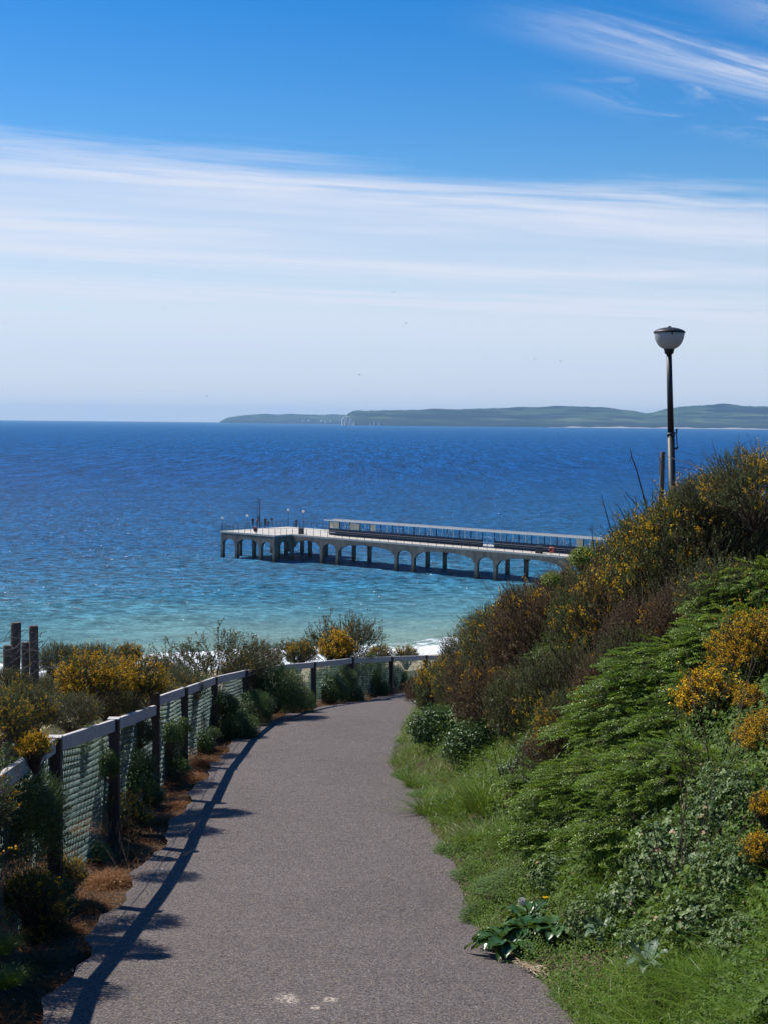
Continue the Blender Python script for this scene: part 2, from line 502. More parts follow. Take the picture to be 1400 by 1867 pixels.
def cubic(x, xs, ys):
    """monotone-ish cubic hermite through knots"""
    xs, ys = np.asarray(xs, float), np.asarray(ys, float)
    m = np.gradient(ys, xs)
    i = np.clip(np.searchsorted(xs, x) - 1, 0, len(xs) - 2)
    h = xs[i + 1] - xs[i]
    t = np.clip((x - xs[i]) / h, 0, 1)
    return ((2 * t**3 - 3 * t**2 + 1) * ys[i] + (t**3 - 2 * t**2 + t) * h * m[i] + (-2 * t**3 + 3 * t**2) * ys[i + 1] + (t**3 - t**2) * h * m[i + 1])


def poly(pts, n=260):
    """smooth polyline through (x, y) points, with z by arclength-like parameter"""
    P = np.array(pts, float)
    s = np.concatenate([[0], np.cumsum(np.hypot(*np.diff(P, axis=0).T))])
    q = np.linspace(0, s[-1], n)
    x = cubic(q, s, P[:, 0])
    y = cubic(q, s, P[:, 1])
    # path height: by Y up to the bend, then by distance walked
    walk = y.copy()
    k = int(np.argmax(y > 30.0)) if (y > 30).any() else len(y) - 1
    seg = np.hypot(np.diff(x), np.diff(y))
    for j in range(k + 1, n):
        walk[j] = walk[j - 1] + seg[j - 1] * 0.75
    z = EYE - np.interp(walk, ZK[:, 0], ZK[:, 1]) if False else EYE - cubic(walk, ZK[:, 0], ZK[:, 1])
    return np.stack([x, y, z], 1)


FENCE_XY = [(-2.3, -20), (-2.05, 0), (-2.0, 6.3), (-2.18, 8.2), (-2.33, 10.5), (-2.35, 12.9), (-2.39, 15.5), (-2.43, 18.0), (-2.38, 20.8), (-2.18, 23.3), (-1.78, 25.5), (-1.31, 27.6), (-0.64, 30.0), (0.14, 32.6), (0.97, 35.0), (1.82, 37.0), (3.4, 38.7), (7.0, 40.0), (14, 41.0), (60, 44.5)]
RIGHT_XY = [(0.6, -20), (0.8, 0), (1.0, 4), (0.93, 7), (0.87, 8), (0.73, 8.7), (0.62, 9.5), (0.60, 10.5), (0.60, 12), (0.49, 13), (0.44, 14.5), (0.36, 16), (0.20, 17), (0.07, 18.3), (0.10, 19.3), (0.18, 20.5), (0.38, 24), (0.75, 28), (1.35, 31), (2.6, 33.4), (4.6, 35.2), (8.0, 36.6), (14.5, 37.8), (60, 41.3)]
LP = poly(FENCE_XY, 420)
RP = poly(RIGHT_XY, 420)


def near_poly(P, X, Y):
    """distance, side (+ = to the right when walking forward), z at the nearest point"""
    A, B = P[:-1], P[1:]
    out_d = np.empty(X.shape)
    out_s = np.empty(X.shape)
    out_z = np.empty(X.shape)
    dx, dy = (B - A)[:, 0], (B - A)[:, 1]
    l2 = dx * dx + dy * dy
    fx, fy = X.ravel(), Y.ravel()
    D, S, Z = np.empty(fx.size), np.empty(fx.size), np.empty(fx.size)
    for i in range(0, fx.size, 4000):
        x, y = fx[i:i + 4000, None], fy[i:i + 4000, None]
        t = np.clip(((x - A[:, 0]) * dx + (y - A[:, 1]) * dy) / l2, 0, 1)
        qx, qy = A[:, 0] + t * dx, A[:, 1] + t * dy
        d2 = (x - qx)**2 + (y - qy)**2
        k = d2.argmin(1)
        r_ = np.arange(len(k))
        D[i:i + 4000] = np.sqrt(d2[r_, k])
        S[i:i + 4000] = np.sign(dx[k] * -(y[:, 0] - A[k, 1]) + dy[k] * (x[:, 0] - A[k, 0]))
        tt = t[r_, k]
        Z[i:i + 4000] = A[k, 2] * (1 - tt) + B[k, 2] * tt
    return D.reshape(X.shape), S.reshape(X.shape), Z.reshape(X.shape)


def lump(x, y, s=1.0, seed=0.0):
    """cheap smooth pseudo-noise in -1..1"""
    return (np.sin(x * 1.7 * s + 1.3 + seed) * np.cos(y * 1.3 * s - 0.4 + seed) + 0.6 * np.sin(x * 3.1 * s - y * 2.3 * s + 2.1 + seed)
            + 0.4 * np.sin(x * 5.9 * s + y * 4.7 * s + seed * 2)) / 2.0


SH0 = np.array([-32.0, 139.0])
SHN = np.array([-0.465, 0.886])          # points out to sea


def offshore(X, Y):
    return (X - SH0[0]) * SHN[0] + (Y - SH0[1]) * SHN[1]


def terrain(X, Y, full=False):
    X, Y = np.asarray(X, float), np.asarray(Y, float)
    dR, sR, zR = near_poly(RP, X, Y)
    dL, sL, zL = near_poly(LP, X, Y)
    right = sR > 0
    left = (sL < 0) & ~right
    # bank: steep face, then easing off
    b = np.interp(dR, [0, 0.25, 0.9, 2.0, 3.2, 5.0, 8.0, 20, 60], [0, 0.06, 0.50, 1.42, 2.35, 3.15, 3.75, 5.0, 8.0])
    b = b * np.interp(Y, [0, 20, 30, 40], [1.0, 1.0, 0.85, 0.8])
    hr = zR + b + 0.07 * lump(X, Y, 1.6) * np.clip(dR, 0, 1)
    f = np.interp(dL, [0, 0.5, 2.6, 4.2, 7, 13, 27, 41, 91], [0.0, 0.03, 0.0, -0.9, -3.0, -7.5, -17.0, -22, -24])
    hl = zL + f + 0.07 * lump(X, Y, 1.3, 3.0) * np.clip(dL, 0, 1)
    w = offshore(X, Y)
    beach = np.clip(-w * 0.055, -4, 3.2)
    hl = np.maximum(hl, beach)
    hc = np.minimum(zR, zL) - 0.05
    h = np.where(right, hr, np.where(left, hl, hc))
    if full:
        return h, dR * sR, dL * sL
    return h


def gh(x, y):
    return float(terrain(np.array([x]), np.array([y]))[0])


def root_for(px, py, hc=0.0):
    """where the view line through a pixel comes within hc of the ground"""
    d = ray(px, py)
    ts = np.linspace(5.0, 60.0, 1100)
    X, Y, Z = d.x * ts, d.y * ts, EYE + d.z * ts
    c = Z - terrain(X, Y) - hc
    k = np.where(c <= 0)[0]
    i = int(k[0]) if len(k) else int(np.argmin(c))
    return Vector((X[i], Y[i], terrain(X[i:i + 1], Y[i:i + 1])[0]))


def axis(parts):
    return np.unique(np.concatenate([np.linspace(a, b, n) for a, b, n in parts]))


gx = axis([(-260, -40, 25), (-40, -6, 60), (-6, 8, 94), (8, 40, 60), (40, 300, 30)])
gy = axis([(-20, 3, 30), (3, 45, 170), (45, 90, 60), (90, 215, 80)])
XX, YY = np.meshgrid(gx, gy)
H = terrain(XX, YY)


def grid_faces(ny, nx):
    i = np.arange(ny * nx).reshape(ny, nx)
    return np.stack([i[:-1, :-1], i[:-1, 1:], i[1:, 1:], i[1:, :-1]], -1).reshape(-1, 4)


ground = mesh_np('ground', np.stack([XX, YY, H], -1), grid_faces(*XX.shape), M['ground'], smooth=True)
tag(ground, 'brown soil and sand of the cliff slope under the plants', None, None, 'structure')

# the asphalt ribbon: from a strip of verge inside the fence to the foot of the bank
nu = 20
k0 = 420
verge = np.interp(LP[:, 1], [0, 6, 8.5, 10.5, 12.4, 16, 22, 26, 32, 40], [.45, .45, .45, .45, .42, .36, .34, .40, .25, .2])
tl = np.gradient(LP[:, :2], axis=0)
tl /= np.linalg.norm(tl, axis=1)[:, None]
nrmL = np.stack([tl[:, 1], -tl[:, 0]], 1)
LE = LP.copy()
LE[:, :2] += nrmL * verge[:, None]
RE = RP.copy()
ii = np.arange(k0)
RE[:, 0] += 0.04 * np.sin(ii * 0.9) + 0.03 * np.sin(ii * 2.3 + 1) + 0.035 * np.sin(ii * 0.31)
LE[:, 0] += 0.05 * np.sin(ii * 0.8 + 2) + 0.03 * np.sin(ii * 2.1)
RE[:, 0] += 0.07
uu = np.linspace(0, 1, nu)[None, :, None]
PV = LE[:, None, :] * (1 - uu) + RE[:, None, :] * uu
PV[:, :, 2] += 0.02 * np.sin(np.pi * uu[..., 0])
path = mesh_np('footpath', PV, grid_faces(k0, nu), M['asphalt'], smooth=True)
tag(path, 'brown grey asphalt footpath running down towards the sea', None, None, 'structure')

# ------------------------------------------------------------------ the sea
def mk_sea():
    m, gg, out = mat_new('sea_water')
    t = gg.n('ShaderNodeTexCoord').outputs['Object']
    s = gg.n('ShaderNodeSeparateXYZ', {0: t})
    x, y = s.outputs[0], s.outputs[1]
    w = gg.math('ADD', gg.math('MULTIPLY', gg.math('SUBTRACT', x, float(SH0[0])), float(SHN[0])), gg.math('MULTIPLY', gg.math('SUBTRACT', y, float(SH0[1])), float(SHN[1])))
    al_ = gg.math('ADD', gg.math('MULTIPLY', x, float(SHN[1])), gg.math('MULTIPLY', y, -float(SHN[0])))
    big = gg.noise(gg.comb(gg.math('MULTIPLY', x, 0.008), gg.math('MULTIPLY', y, 0.016)), 1.0, 4, 0.55)
    ww = gg.math('ADD', w, gg.math('MULTIPLY', gg.math('SUBTRACT', big, 0.5), 90.0))
    lw = gg.math('LOGARITHM', gg.math('MAXIMUM', ww, 1.0), 10.0)
    # water over sand near the beach, deep blue farther out
    c = gg.ramp(gg.math('DIVIDE', lw, 4.0), [(0.0, (0.24, 0.29, 0.23)), (0.26, (0.16, 0.245, 0.215)), (0.375, (0.080, 0.188, 0.212)), (0.455, (0.026, 0.132, 0.215)), (0.54, (0.004, 0.086, 0.212)), (0.68, (0.002, 0.062, 0.200)), (0.84, (0.004, 0.076, 0.220)), (0.95, (0.007, 0.090, 0.225)), (1.0, (0.010, 0.095, 0.225))])
    # patches of ruffled water
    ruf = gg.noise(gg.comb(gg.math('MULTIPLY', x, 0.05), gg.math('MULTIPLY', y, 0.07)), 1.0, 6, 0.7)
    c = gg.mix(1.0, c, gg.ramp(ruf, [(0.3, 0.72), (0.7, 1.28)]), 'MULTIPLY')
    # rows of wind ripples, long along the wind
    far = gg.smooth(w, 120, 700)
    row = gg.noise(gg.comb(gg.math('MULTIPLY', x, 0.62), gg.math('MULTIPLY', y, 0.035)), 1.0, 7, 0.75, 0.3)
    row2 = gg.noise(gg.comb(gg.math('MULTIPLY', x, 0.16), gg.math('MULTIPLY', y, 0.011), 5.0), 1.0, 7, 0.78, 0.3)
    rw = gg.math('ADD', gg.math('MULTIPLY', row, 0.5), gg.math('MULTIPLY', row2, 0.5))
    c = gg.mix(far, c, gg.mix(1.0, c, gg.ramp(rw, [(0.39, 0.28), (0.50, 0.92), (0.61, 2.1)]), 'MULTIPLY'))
    # wavelets
    v1 = gg.comb(gg.math('MULTIPLY', x, 0.42), gg.math('MULTIPLY', y, 0.50))
    v2 = gg.comb(gg.math('MULTIPLY', x, 1.5), gg.math('MULTIPLY', y, 1.9), 3.0)
    n1 = gg.noise(v1, 1.0, 6, 0.70, 0.4)
    n2 = gg.noise(v2, 1.0, 4, 0.65, 0.3)
    h = gg.math('ADD', gg.math('MULTIPLY', n1, 1.0), gg.math('MULTIPLY', n2, 0.35))
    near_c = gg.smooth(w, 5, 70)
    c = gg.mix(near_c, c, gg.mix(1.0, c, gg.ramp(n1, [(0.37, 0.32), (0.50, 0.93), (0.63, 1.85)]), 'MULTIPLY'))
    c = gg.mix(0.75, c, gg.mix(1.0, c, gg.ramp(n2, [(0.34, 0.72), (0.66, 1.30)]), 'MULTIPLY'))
    calm = gg.math('ADD', 0.30, gg.math('MULTIPLY', gg.smooth(w, 10, 110), 0.70))
    bn = gg.n('ShaderNodeBump', {'Strength': calm, 'Distance': 0.9, 'Height': h})
    # whitecaps and foam; sun glitter painted in as more white specks
    wc = gg.noise(gg.comb(gg.math('MULTIPLY', x, 1.1), gg.math('MULTIPLY', y, 0.6), 7.0), 1.0, 3, 0.55, 0.2)
    wc2 = gg.noise(gg.comb(gg.math('MULTIPLY', x, 0.03), gg.math('MULTIPLY', y, 0.03), 1.0), 1.0, 2, 0.5)
    caps = gg.smooth(gg.math('ADD', wc, gg.math('MULTIPLY', gg.math('SUBTRACT', wc2, 0.5), 0.12)), 0.708, 0.735)
    cap_glitter = gg.math('MULTIPLY', gg.smooth(gg.math('ADD', row, gg.math('MULTIPLY', gg.math('SUBTRACT', wc2, 0.5), 0.1)), 0.732, 0.765), far)
    at = gg.n('ShaderNodeAttribute', attribute_name='tint')
    fn = gg.noise(gg.comb(gg.math('MULTIPLY', al_, 0.5), gg.math('MULTIPLY', w, 0.95)), 1.0, 6, 0.72, 0.6)
    foam = gg.smooth(gg.math('ADD', at.outputs['Fac'], gg.math('MULTIPLY', gg.math('SUBTRACT', fn, 0.5), 1.7)), 0.50, 0.78)
    fo = gg.math('MAXIMUM', gg.math('MULTIPLY', gg.math('MAXIMUM', caps, gg.math('MULTIPLY', cap_glitter, 0.7)), 0.85), foam)
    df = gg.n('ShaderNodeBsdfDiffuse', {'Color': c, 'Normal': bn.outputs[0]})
    gl = gg.n('ShaderNodeBsdfGlossy', {'Color': (1, 1, 1, 1), 'Roughness': 0.24, 'Normal': bn.outputs[0]})
    lwt = gg.n('ShaderNodeFresnel', {'IOR': 1.33, 'Normal': bn.outputs[0]})
    rf = gg.math('MINIMUM', gg.math('MULTIPLY', lwt.outputs[0], 0.13), 0.038)
    base = gg.n('ShaderNodeMixShader', {0: rf, 1: df.outputs[0], 2: gl.outputs[0]})
    fm = gg.n('ShaderNodeBsdfDiffuse', {'Color': (0.72, 0.75, 0.77, 1)})
    mxx = gg.n('ShaderNodeMixShader', {0: fo, 1: base.outputs[0], 2: fm.outputs[0]})
    gg.set(out, 0, mxx.outputs[0])
    return m


M['sea'] = mk_sea()
ang = axis([(R(-85), R(-22), 40), (R(-22), R(22), 300), (R(22), R(85), 40)])
rad = np.unique(np.concatenate([np.linspace(70, 130, 30), np.linspace(130, 300, 330), np.geomspace(300, 900, 90), np.geomspace(900, 18500, 60)]))
AA, RR = np.meshgrid(ang, rad)
SX, SY = RR * np.sin(AA), RR * np.cos(AA)
W = offshore(SX, SY)
ALG = SX * SHN[1] - SY * SHN[0]
bend = 2.2 * lump(ALG * 0.05, W * 0.02, 1.0) + 0.8 * lump(ALG * 0.2, W * 0.1, 1.0, 2.0)
wv = W + bend
amp = np.interp(W, [-10, 0, 6, 25, 80, 250, 500], [0, 0.05, 0.30, 0.26, 0.16, 0.12, 0.0])


def crest(u, L):
    p = np.mod(u / L, 1.0)
    return np.exp(-((p - 0.5) / 0.12)**2)


SZ = amp * (1.3 * crest(wv + 4, 17.0) * np.clip(0.6 + lump(ALG * 0.07, W * 0.02), 0, 1.4) + 0.35 * lump(SX * 0.35, SY * 0.5, 1.0) + 0.3 * lump(SX * 0.8, SY * 1.1, 1.0, 5.0)) * (W > -6)
# foam: breakers near the beach and the swash lines behind them
foam = np.zeros_like(W)
runs = np.clip(0.75 + 0.7 * lump(ALG * 0.06, W * 0.01, 1.0, 1.0), 0, 1.2)
foam += 0.95 * np.exp(-((wv - 9.5) / 1.8)**2) * runs
foam += 0.75 * np.exp(-((wv - 4.0) / 2.6)**2)
foam += 0.55 * np.exp(-((wv - 20.0) / 1.3)**2) * np.clip(runs - 0.35, 0, 1)
foam += 0.40 * np.exp(-((wv - 6.0) / 6.0)**2)
foam += 0.9 * np.exp(-((wv - 0.6) / 1.2)**2)
foam *= (W < 60)
sea = mesh_np('sea', np.stack([SX, SY, SZ], -1), grid_faces(*SX.shape)[:, ::-1], M['sea'], tint=foam.ravel(), smooth=True)
tag(sea, 'blue sea with small whitecaps and painted sun glitter, turquoise towards the beach', None, None, 'structure')

# ------------------------------------------------------------------ far land
def mk_hill():
    m, gg, out = mat_new('far_downland')
    t = gg.n('ShaderNodeTexCoord').outputs['Object']
    s = gg.n('ShaderNodeSeparateXYZ', {0: t})
    v = gg.comb(gg.math('MULTIPLY', s.outputs[0], 0.0011), gg.math('MULTIPLY', s.outputs[1], 0.0011), gg.math('MULTIPLY', s.outputs[2], 0.022))
    n1 = gg.noise(v, 1.6, 5, 0.6, 0.3)
    v2 = gg.n('ShaderNodeTexVoronoi', {'Vector': v, 'Scale': 3.2})
    pc = gg.n('ShaderNodeSeparateXYZ', {0: v2.outputs['Color']}).outputs[0]
    f = gg.math('ADD', gg.math('MULTIPLY', n1, 0.7), gg.math('MULTIPLY', pc, 0.3))
    c = gg.ramp(f, [(0.36, (0.006, 0.010, 0.014)), (0.46, (0.010, 0.020, 0.018)), (0.52, (0.055, 0.090, 0.040)), (0.60, (0.018, 0.032, 0.022)), (0.68, (0.10, 0.13, 0.06)), (0.76, (0.02, 0.03, 0.025))])
    low = gg.math('SUBTRACT', 1.0, gg.smooth(gg.math('ADD', s.outputs[2], gg.math('MULTIPLY', n1, 40.0)), 40, 75))
    c = gg.mix(gg.math('MULTIPLY', low, 0.85), c, (0.012, 0.018, 0.017))
    b = gg.n('ShaderNodeBsdfDiffuse', {'Color': c})
    gg.set(out, 0, b.outputs[0])
    return m


M['hill'] = mk_hill()
M['chalk'] = simple('chalk', (0.40, 0.40, 0.39), 0.9, 0.25, 0.03, coord='Object')
M['sandfar'] = simple('pale_sand', (0.36, 0.32, 0.26), 0.9, 0.1, 0.01)


def ridge(name, prof, ytoe, yridge, cliff, label, seed, n=260):
    P = np.array(prof, float)
    xs = np.linspace(P[0, 0], P[-1, 0], n)
    ys = cubic(xs, P[:, 0], P[:, 1])
    rows = []
    fr = [0.0, 0.02, 0.12, 0.3, 0.5, 0.7, 0.85, 0.95, 1.0, 1.15, 1.5]
    for i, (x, y) in enumerate(zip(xs, ys)):
        top = at_y(x, y, yridge)
        col = []
        for t in fr:
            Y = ytoe + (yridge - ytoe) * t
            X = top.x * Y / yridge
            zt = max(top.z, 2.0)
            c0 = min(cliff * (0.8 + 0.4 * math.sin(i * 0.37 + seed) * math.sin(i * 0.11)), zt * 0.8)
            if t == 0:
                z = -3.0
            elif t <= 1.0:
                z = c0 + (zt - c0) * (math.sin(min(1.0, t) * math.pi / 2) ** 1.15)
                if 0.05 < t < 0.96:
                    z += zt * 0.06 * math.sin(i * 0.21 + t * 7 + seed) * math.sin(i * 0.083 + seed * 2)
            else:
                z = zt * (1.0 - (t - 1.0) * 1.2)
            if t == 1.0:
                z += 1.0 * math.sin(i * 1.7) + 1.4 * math.sin(i * 0.9 + seed)
            Y += 60 * math.sin(i * 0.13 + seed) * (1 - t) if t < 1 else 0
            col.append((X, Y, z))
        rows.append(col)
    V = np.array(rows)
    o = mesh_np(name, V, grid_faces(n, len(fr)), M['hill'], smooth=True)
    tag(o, label, None, None, 'structure')
    return o


ridge('hills', [(622, 775), (628, 762), (640, 752.5), (670, 749), (700, 748), (760, 747), (830, 746), (900, 744), (960, 743), (1010, 741), (1060, 741), (1110, 744), (1150, 749), (1182, 754), (1210, 746), (1260, 740), (1310, 738), (1360, 740), (1400, 741), (1500, 745), (1700, 750), (2100, 757)], 9600, 10700, 14, 'long low green hills across the bay', 0.4, 420)
ridge('headland', [(400, 769.6), (404, 767), (412, 763), (430, 759), (455, 756.5), (480, 754.5), (500, 755.5), (540, 755), (580, 756), (620, 756), (680, 757), (760, 760)], 13600, 14400, 22, 'low dark headland farther off, ending in a blunt point', 2.3, 200)
# chalk cliff at the near end of the hills, and its sea stacks
mb = []
nx, nz = 46, 9
V = np.zeros((nx, nz, 3))
for i in range(nx):
    x = 623 + 24 * i / (nx - 1)
    topy = np.interp(x, [623, 627, 632, 636, 641, 647], [765, 759.5, 758, 759.5, 764, 771.5])
    b0 = at_z(x, 776.0, 0.0)
    top = at_y(x, topy, 9440)
    for j in range(nz):
        t = j / (nz - 1)
        wob = -2.6 * (i % 5) - 70 * i / nx + 5 * math.sin(i * 0.8 + t * 3)
        V[i, j] = (top.x, 9430 + wob + 22 * t, -3 + (top.z + 3 + 4 * math.sin(i * 2.2) * (t > .9)) * t)
# add a back edge so that the cliff has depth
Vb = V[:, -1:, :].copy()
Vb[:, 0, 1] += 25
V = np.concatenate([V, Vb], 1)
cliff = mesh_np('chalk_cliff', V, grid_faces(nx, nz + 1), M['chalk'])
tag(cliff, 'white chalk cliff where the green hills meet the sea', 'cliff')
for q, (x, y0) in enumerate(((675, 768.5), (682.5, 768), (691, 767.5))):
    b0 = at_y(x, 777, 9400)
    tp = at_y(x, y0, 9400)
    m_ = MB().tube([(b0.x, b0.y, -3), (b0.x + 1, b0.y, tp.z * .6), (b0.x + 2, b0.y, tp.z)], [5.5, 4.6, 2.8], 7)
    o = m_.build('sea_stack', M['chalk'])
    tag(o, 'thin pale sea stack standing off the foot of the hills', 'sea stack', 'sea stacks below the hills')
# pale strand along the far shore
sp = []
for i in range(60):
    x = 1000 + 900 * i / 59
    p0 = at_z(x, 0, 0) if False else at_y(x, 780, 9450)
    hgt = 6 + 2.5 * math.sin(i * 0.9) + 2 * math.sin(i * 2.3)
    sp.append([(p0.x, 9440 + 25 * math.sin(i * .4), -1), (p0.x, 9470 + 25 * math.sin(i * .4), hgt * .8 if i > 2 else 1), (p0.x, 9560, hgt if i > 2 else 1.2)])
strand = mesh_np('far_beach', np.array(sp), grid_faces(60, 3), M['sandfar'])
tag(strand, 'thin pale beach along the far shore', None, None, 'structure')
for i, (x, y) in enumerate(((552, 768.5), (563, 767), (586, 768), (593, 769.5), (603, 768.5))):
    p = at_y(x, y, 13560)
    wd = 9 + 3 * (i % 3)
    m_ = MB().box((p.x, p.y, p.z), (wd, 12, 8))
    m_.add([(p.x - wd / 2, p.y - 6.3, p.z + 4), (p.x + wd / 2, p.y - 6.3, p.z + 4), (p.x + wd / 2, p.y + 6.3, p.z + 4), (p.x - wd / 2, p.y + 6.3, p.z + 4), (p.x - wd / 2, p.y, p.z + 8), (p.x + wd / 2, p.y, p.z + 8)],
           [(0, 1, 5, 4), (2, 3, 4, 5), (0, 4, 3), (1, 2, 5), (0, 3, 2, 1)])
    o = m_.build('white_house', M['white'])
    tag(o, 'tiny white house on the far dark headland', 'house', 'houses on the far headland')

# ------------------------------------------------------------------ haze
def mk_haze():
    m, gg, out = mat_new('sea_haze')
    v = gg.n('ShaderNodeVolumePrincipled', {'Color': (0.40, 0.68, 1.0, 1), 'Density': 5.0e-5, 'Anisotropy': 0.15})
    gg.set(out, 1, v.outputs[0])
    return m


M['haze'] = mk_haze()
hz = MB().box((0, 9000, 92.5), (42000, 22000, 195)).build('haze', M['haze'])
tag(hz, 'thin blue sea haze over the bay', None, None, 'stuff')

# ------------------------------------------------------------------ the pier
PU = Vector((0.749, -0.662, 0)).normalized()      # along the pier towards the beach
PVv = Vector((PU.y * -1, PU.x, 0))                # across, away from the camera
PVv = Vector((0.662, 0.749, 0)).normalized()
UP = Vector((0, 0, 1))
P0 = Vector((2.1, 247.7, 0))
DECK = 4.8
NECK_W = 8.2
U_J = -24.3                                       # where the neck meets the head
HEAD_OUT = 4.4
HEAD_L = 14.2


def pp(u, v, z=0.0):
    return P0 + PU * u + PVv * v + UP * z


pier = thing('pier', 'grey concrete pier on arched legs with a wider head at sea', 'pier', pp(0, 0, 0))
PINV = Matrix.Translation(-pp(0, 0, 0))


def pl(u, v, z=0.0):                              # pier-local
    return PU * u + PVv * v + UP * z


U_END = 75.0


def mk_pierconc():
    m, gg, out = mat_new('stained_concrete')
    t = gg.n('ShaderNodeTexCoord').outputs['Object']
    s = gg.n('ShaderNodeSeparateXYZ', {0: t})
    uu_ = gg.math('ADD', gg.math('MULTIPLY', s.outputs[0], PU.x), gg.math('MULTIPLY', s.outputs[1], PU.y))
    vv_ = gg.math('ADD', gg.math('MULTIPLY', s.outputs[0], PVv.x), gg.math('MULTIPLY', s.outputs[1], PVv.y))
    n1 = gg.noise(t, 0.45, 6, 0.65)
    stn = gg.noise(gg.comb(gg.math('MULTIPLY', uu_, 2.0), gg.math('MULTIPLY', vv_, 2.0), gg.math('MULTIPLY', s.outputs[2], 0.22)), 1.0, 5, 0.65)
    f = gg.math('ADD', gg.math('MULTIPLY', n1, 0.5), gg.math('MULTIPLY', stn, 0.5))
    c = gg.ramp(f, [(0.32, (0.080, 0.068, 0.055)), (0.5, (0.170, 0.148, 0.120)), (0.64, (0.24, 0.212, 0.175)), (0.74, (0.46, 0.43, 0.38))])
    # weed and damp near the water line
    damp = gg.math('SUBTRACT', 1.0, gg.smooth(gg.math('ADD', s.outputs[2], n1), 0.9, 2.4))
    c = gg.mix(gg.math('MULTIPLY', damp, 0.85), c, (0.030, 0.030, 0.024))
    b = gg.n('ShaderNodeBsdfPrincipled', {'Base Color': c, 'Roughness': 0.9, 'Specular IOR Level': 0.2})
    bn = gg.n('ShaderNodeBump', {'Strength': 0.5, 'Distance': 0.05, 'Height': f})
    gg.set(b, 'Normal', bn.outputs[0])
    gg.set(out, 0, b.outputs[0])
    return m


M['pconc'] = mk_pierconc()
M['pdeck'] = simple('pale_deck_paving', (0.50, 0.46, 0.40), 0.85, 0.16, 0.5)
# deck slabs (a thin slab on the beams)
MB().box(pl((U_J + U_END) / 2 + 0.01, NECK_W / 2, DECK - 0.14), (U_END - U_J, NECK_W + 0.5, 0.28), ax=(PU, PVv, UP)).build('neck_deck', M['pdeck'], pier)
MB().box(pl(U_J - HEAD_L / 2, NECK_W / 2, DECK - 0.137), (HEAD_L, NECK_W + 2 * HEAD_OUT + 0.4, 0.28), ax=(PU, PVv, UP)).build('head_deck', M['pdeck'], pier)


def arch_beam(name, stops, along, origin, thick, zt, cols, nrm, e=2.2):
    """a beam whose underside is a row of arches; stops = [(a, b, crown, spring)] along its length"""
    top, bot = [], []
    for (a, b, zc, zs) in stops:
        nn = 18
        for i in range(nn + 1):
            t = -1 + 2 * i / nn
            z = zs + (zc - zs) * (max(0.0, 1 - abs(t) ** e)) ** (1 / e)
            bot.append((a + (b - a) * i / nn, z))
    bot = [bot[0]] + [p for k, p in enumerate(bot[1:], 1)]
    n = len(bot)
    vs, fs = [], []
    for s_ in (-0.5, 0.5):
        for (a, z) in bot:
            vs.append(origin + along * a + nrm * (s_ * thick) + UP * z)
        for (a, z) in bot:
            vs.append(origin + along * a + nrm * (s_ * thick) + UP * zt)
    for i in range(n - 1):
        fs.append((i, i + 1, n + i + 1, n + i))
        fs.append((2 * n + i + 1, 2 * n + i, 3 * n + i, 3 * n + i + 1))
        fs.append((i + 1, i, 2 * n + i, 2 * n + i + 1))
        fs.append((n + i, n + i + 1, 3 * n + i + 1, 3 * n + i))
    fs.append((0, n, 3 * n, 2 * n))
    fs.append((n - 1, 3 * n - 1, 4 * n - 1, 2 * n - 1))
    m_ = MB().add(vs, fs)
    return m_.build(name, M['pconc'], pier)


CW = 0.56
ZB = DECK - 0.285
ARCH_C, ARCH_S = DECK - 1.05, DECK - 2.35
# neck: pairs of legs 3.8 m apart, 17.1 m from pair to pair
pairs = [u for u in (-17.1, 0.0, 17.1, 34.2, 51.3)]
for v in (0.0, NECK_W):
    st = []
    prev = U_J + 0.3
    for u in pairs:
        a, b = u - 0.0, u + 3.8
        st.append((prev, a - CW / 2, ARCH_C + 0.1, ARCH_S))
        st.append((a - CW / 2, a + CW / 2, ARCH_S, ARCH_S))
        st.append((a + CW / 2, b - CW / 2, ARCH_C - 0.15, ARCH_S))
        st.append((b - CW / 2, b + CW / 2, ARCH_S, ARCH_S))
        prev = b + CW / 2
    st.append((prev, U_END - 0.1, ARCH_C + 0.1, ARCH_S))
    arch_beam('side_beam', st, PU, pl(0, v, 0), 0.5, ZB, [], PVv)
col_m = MB().box((0, 0, 0), (CW, CW, ARCH_S + 3.0 + 0.02), ax=(PU, PVv, UP)).build('column', M['pconc'], pier)
col_m.location = pl(0, 0, (ARCH_S + 0.02 - 3.0) / 2)
cols = []
for u in pairs:
    for du in (0, 3.8):
        for v in (0.0, NECK_W):
            cols.append((u + du, v))
# head: a grid of legs
HV = [-HEAD_OUT + 0.1, 0.0, NECK_W, NECK_W + HEAD_OUT - 0.1]
HU = [U_J - 0.35, U_J - 3.8, U_J - 10.1, U_J - HEAD_L + 0.35]
for u in HU:
    for v in HV:
        cols.append((u, v))
for i, (u, v) in enumerate(cols):
    if i == 0:
        c = col_m
    else:
        c = col_m.copy()
        COL.objects.link(c)
        c.parent = pier
    c.location = pl(u, v, (ARCH_S + 0.02 - 3.0) / 2)


def row_stops(ks, zc_small, zc_big):
    ks = sorted(ks)
    st = [(ks[0] - CW / 2, ks[0] + CW / 2, ARCH_S, ARCH_S)]
    for a, b in zip(ks, ks[1:]):
        st.append((a + CW / 2, b - CW / 2, zc_small if b - a < 5 else zc_big, ARCH_S))
        st.append((b - CW / 2, b + CW / 2, ARCH_S, ARCH_S))
    return st


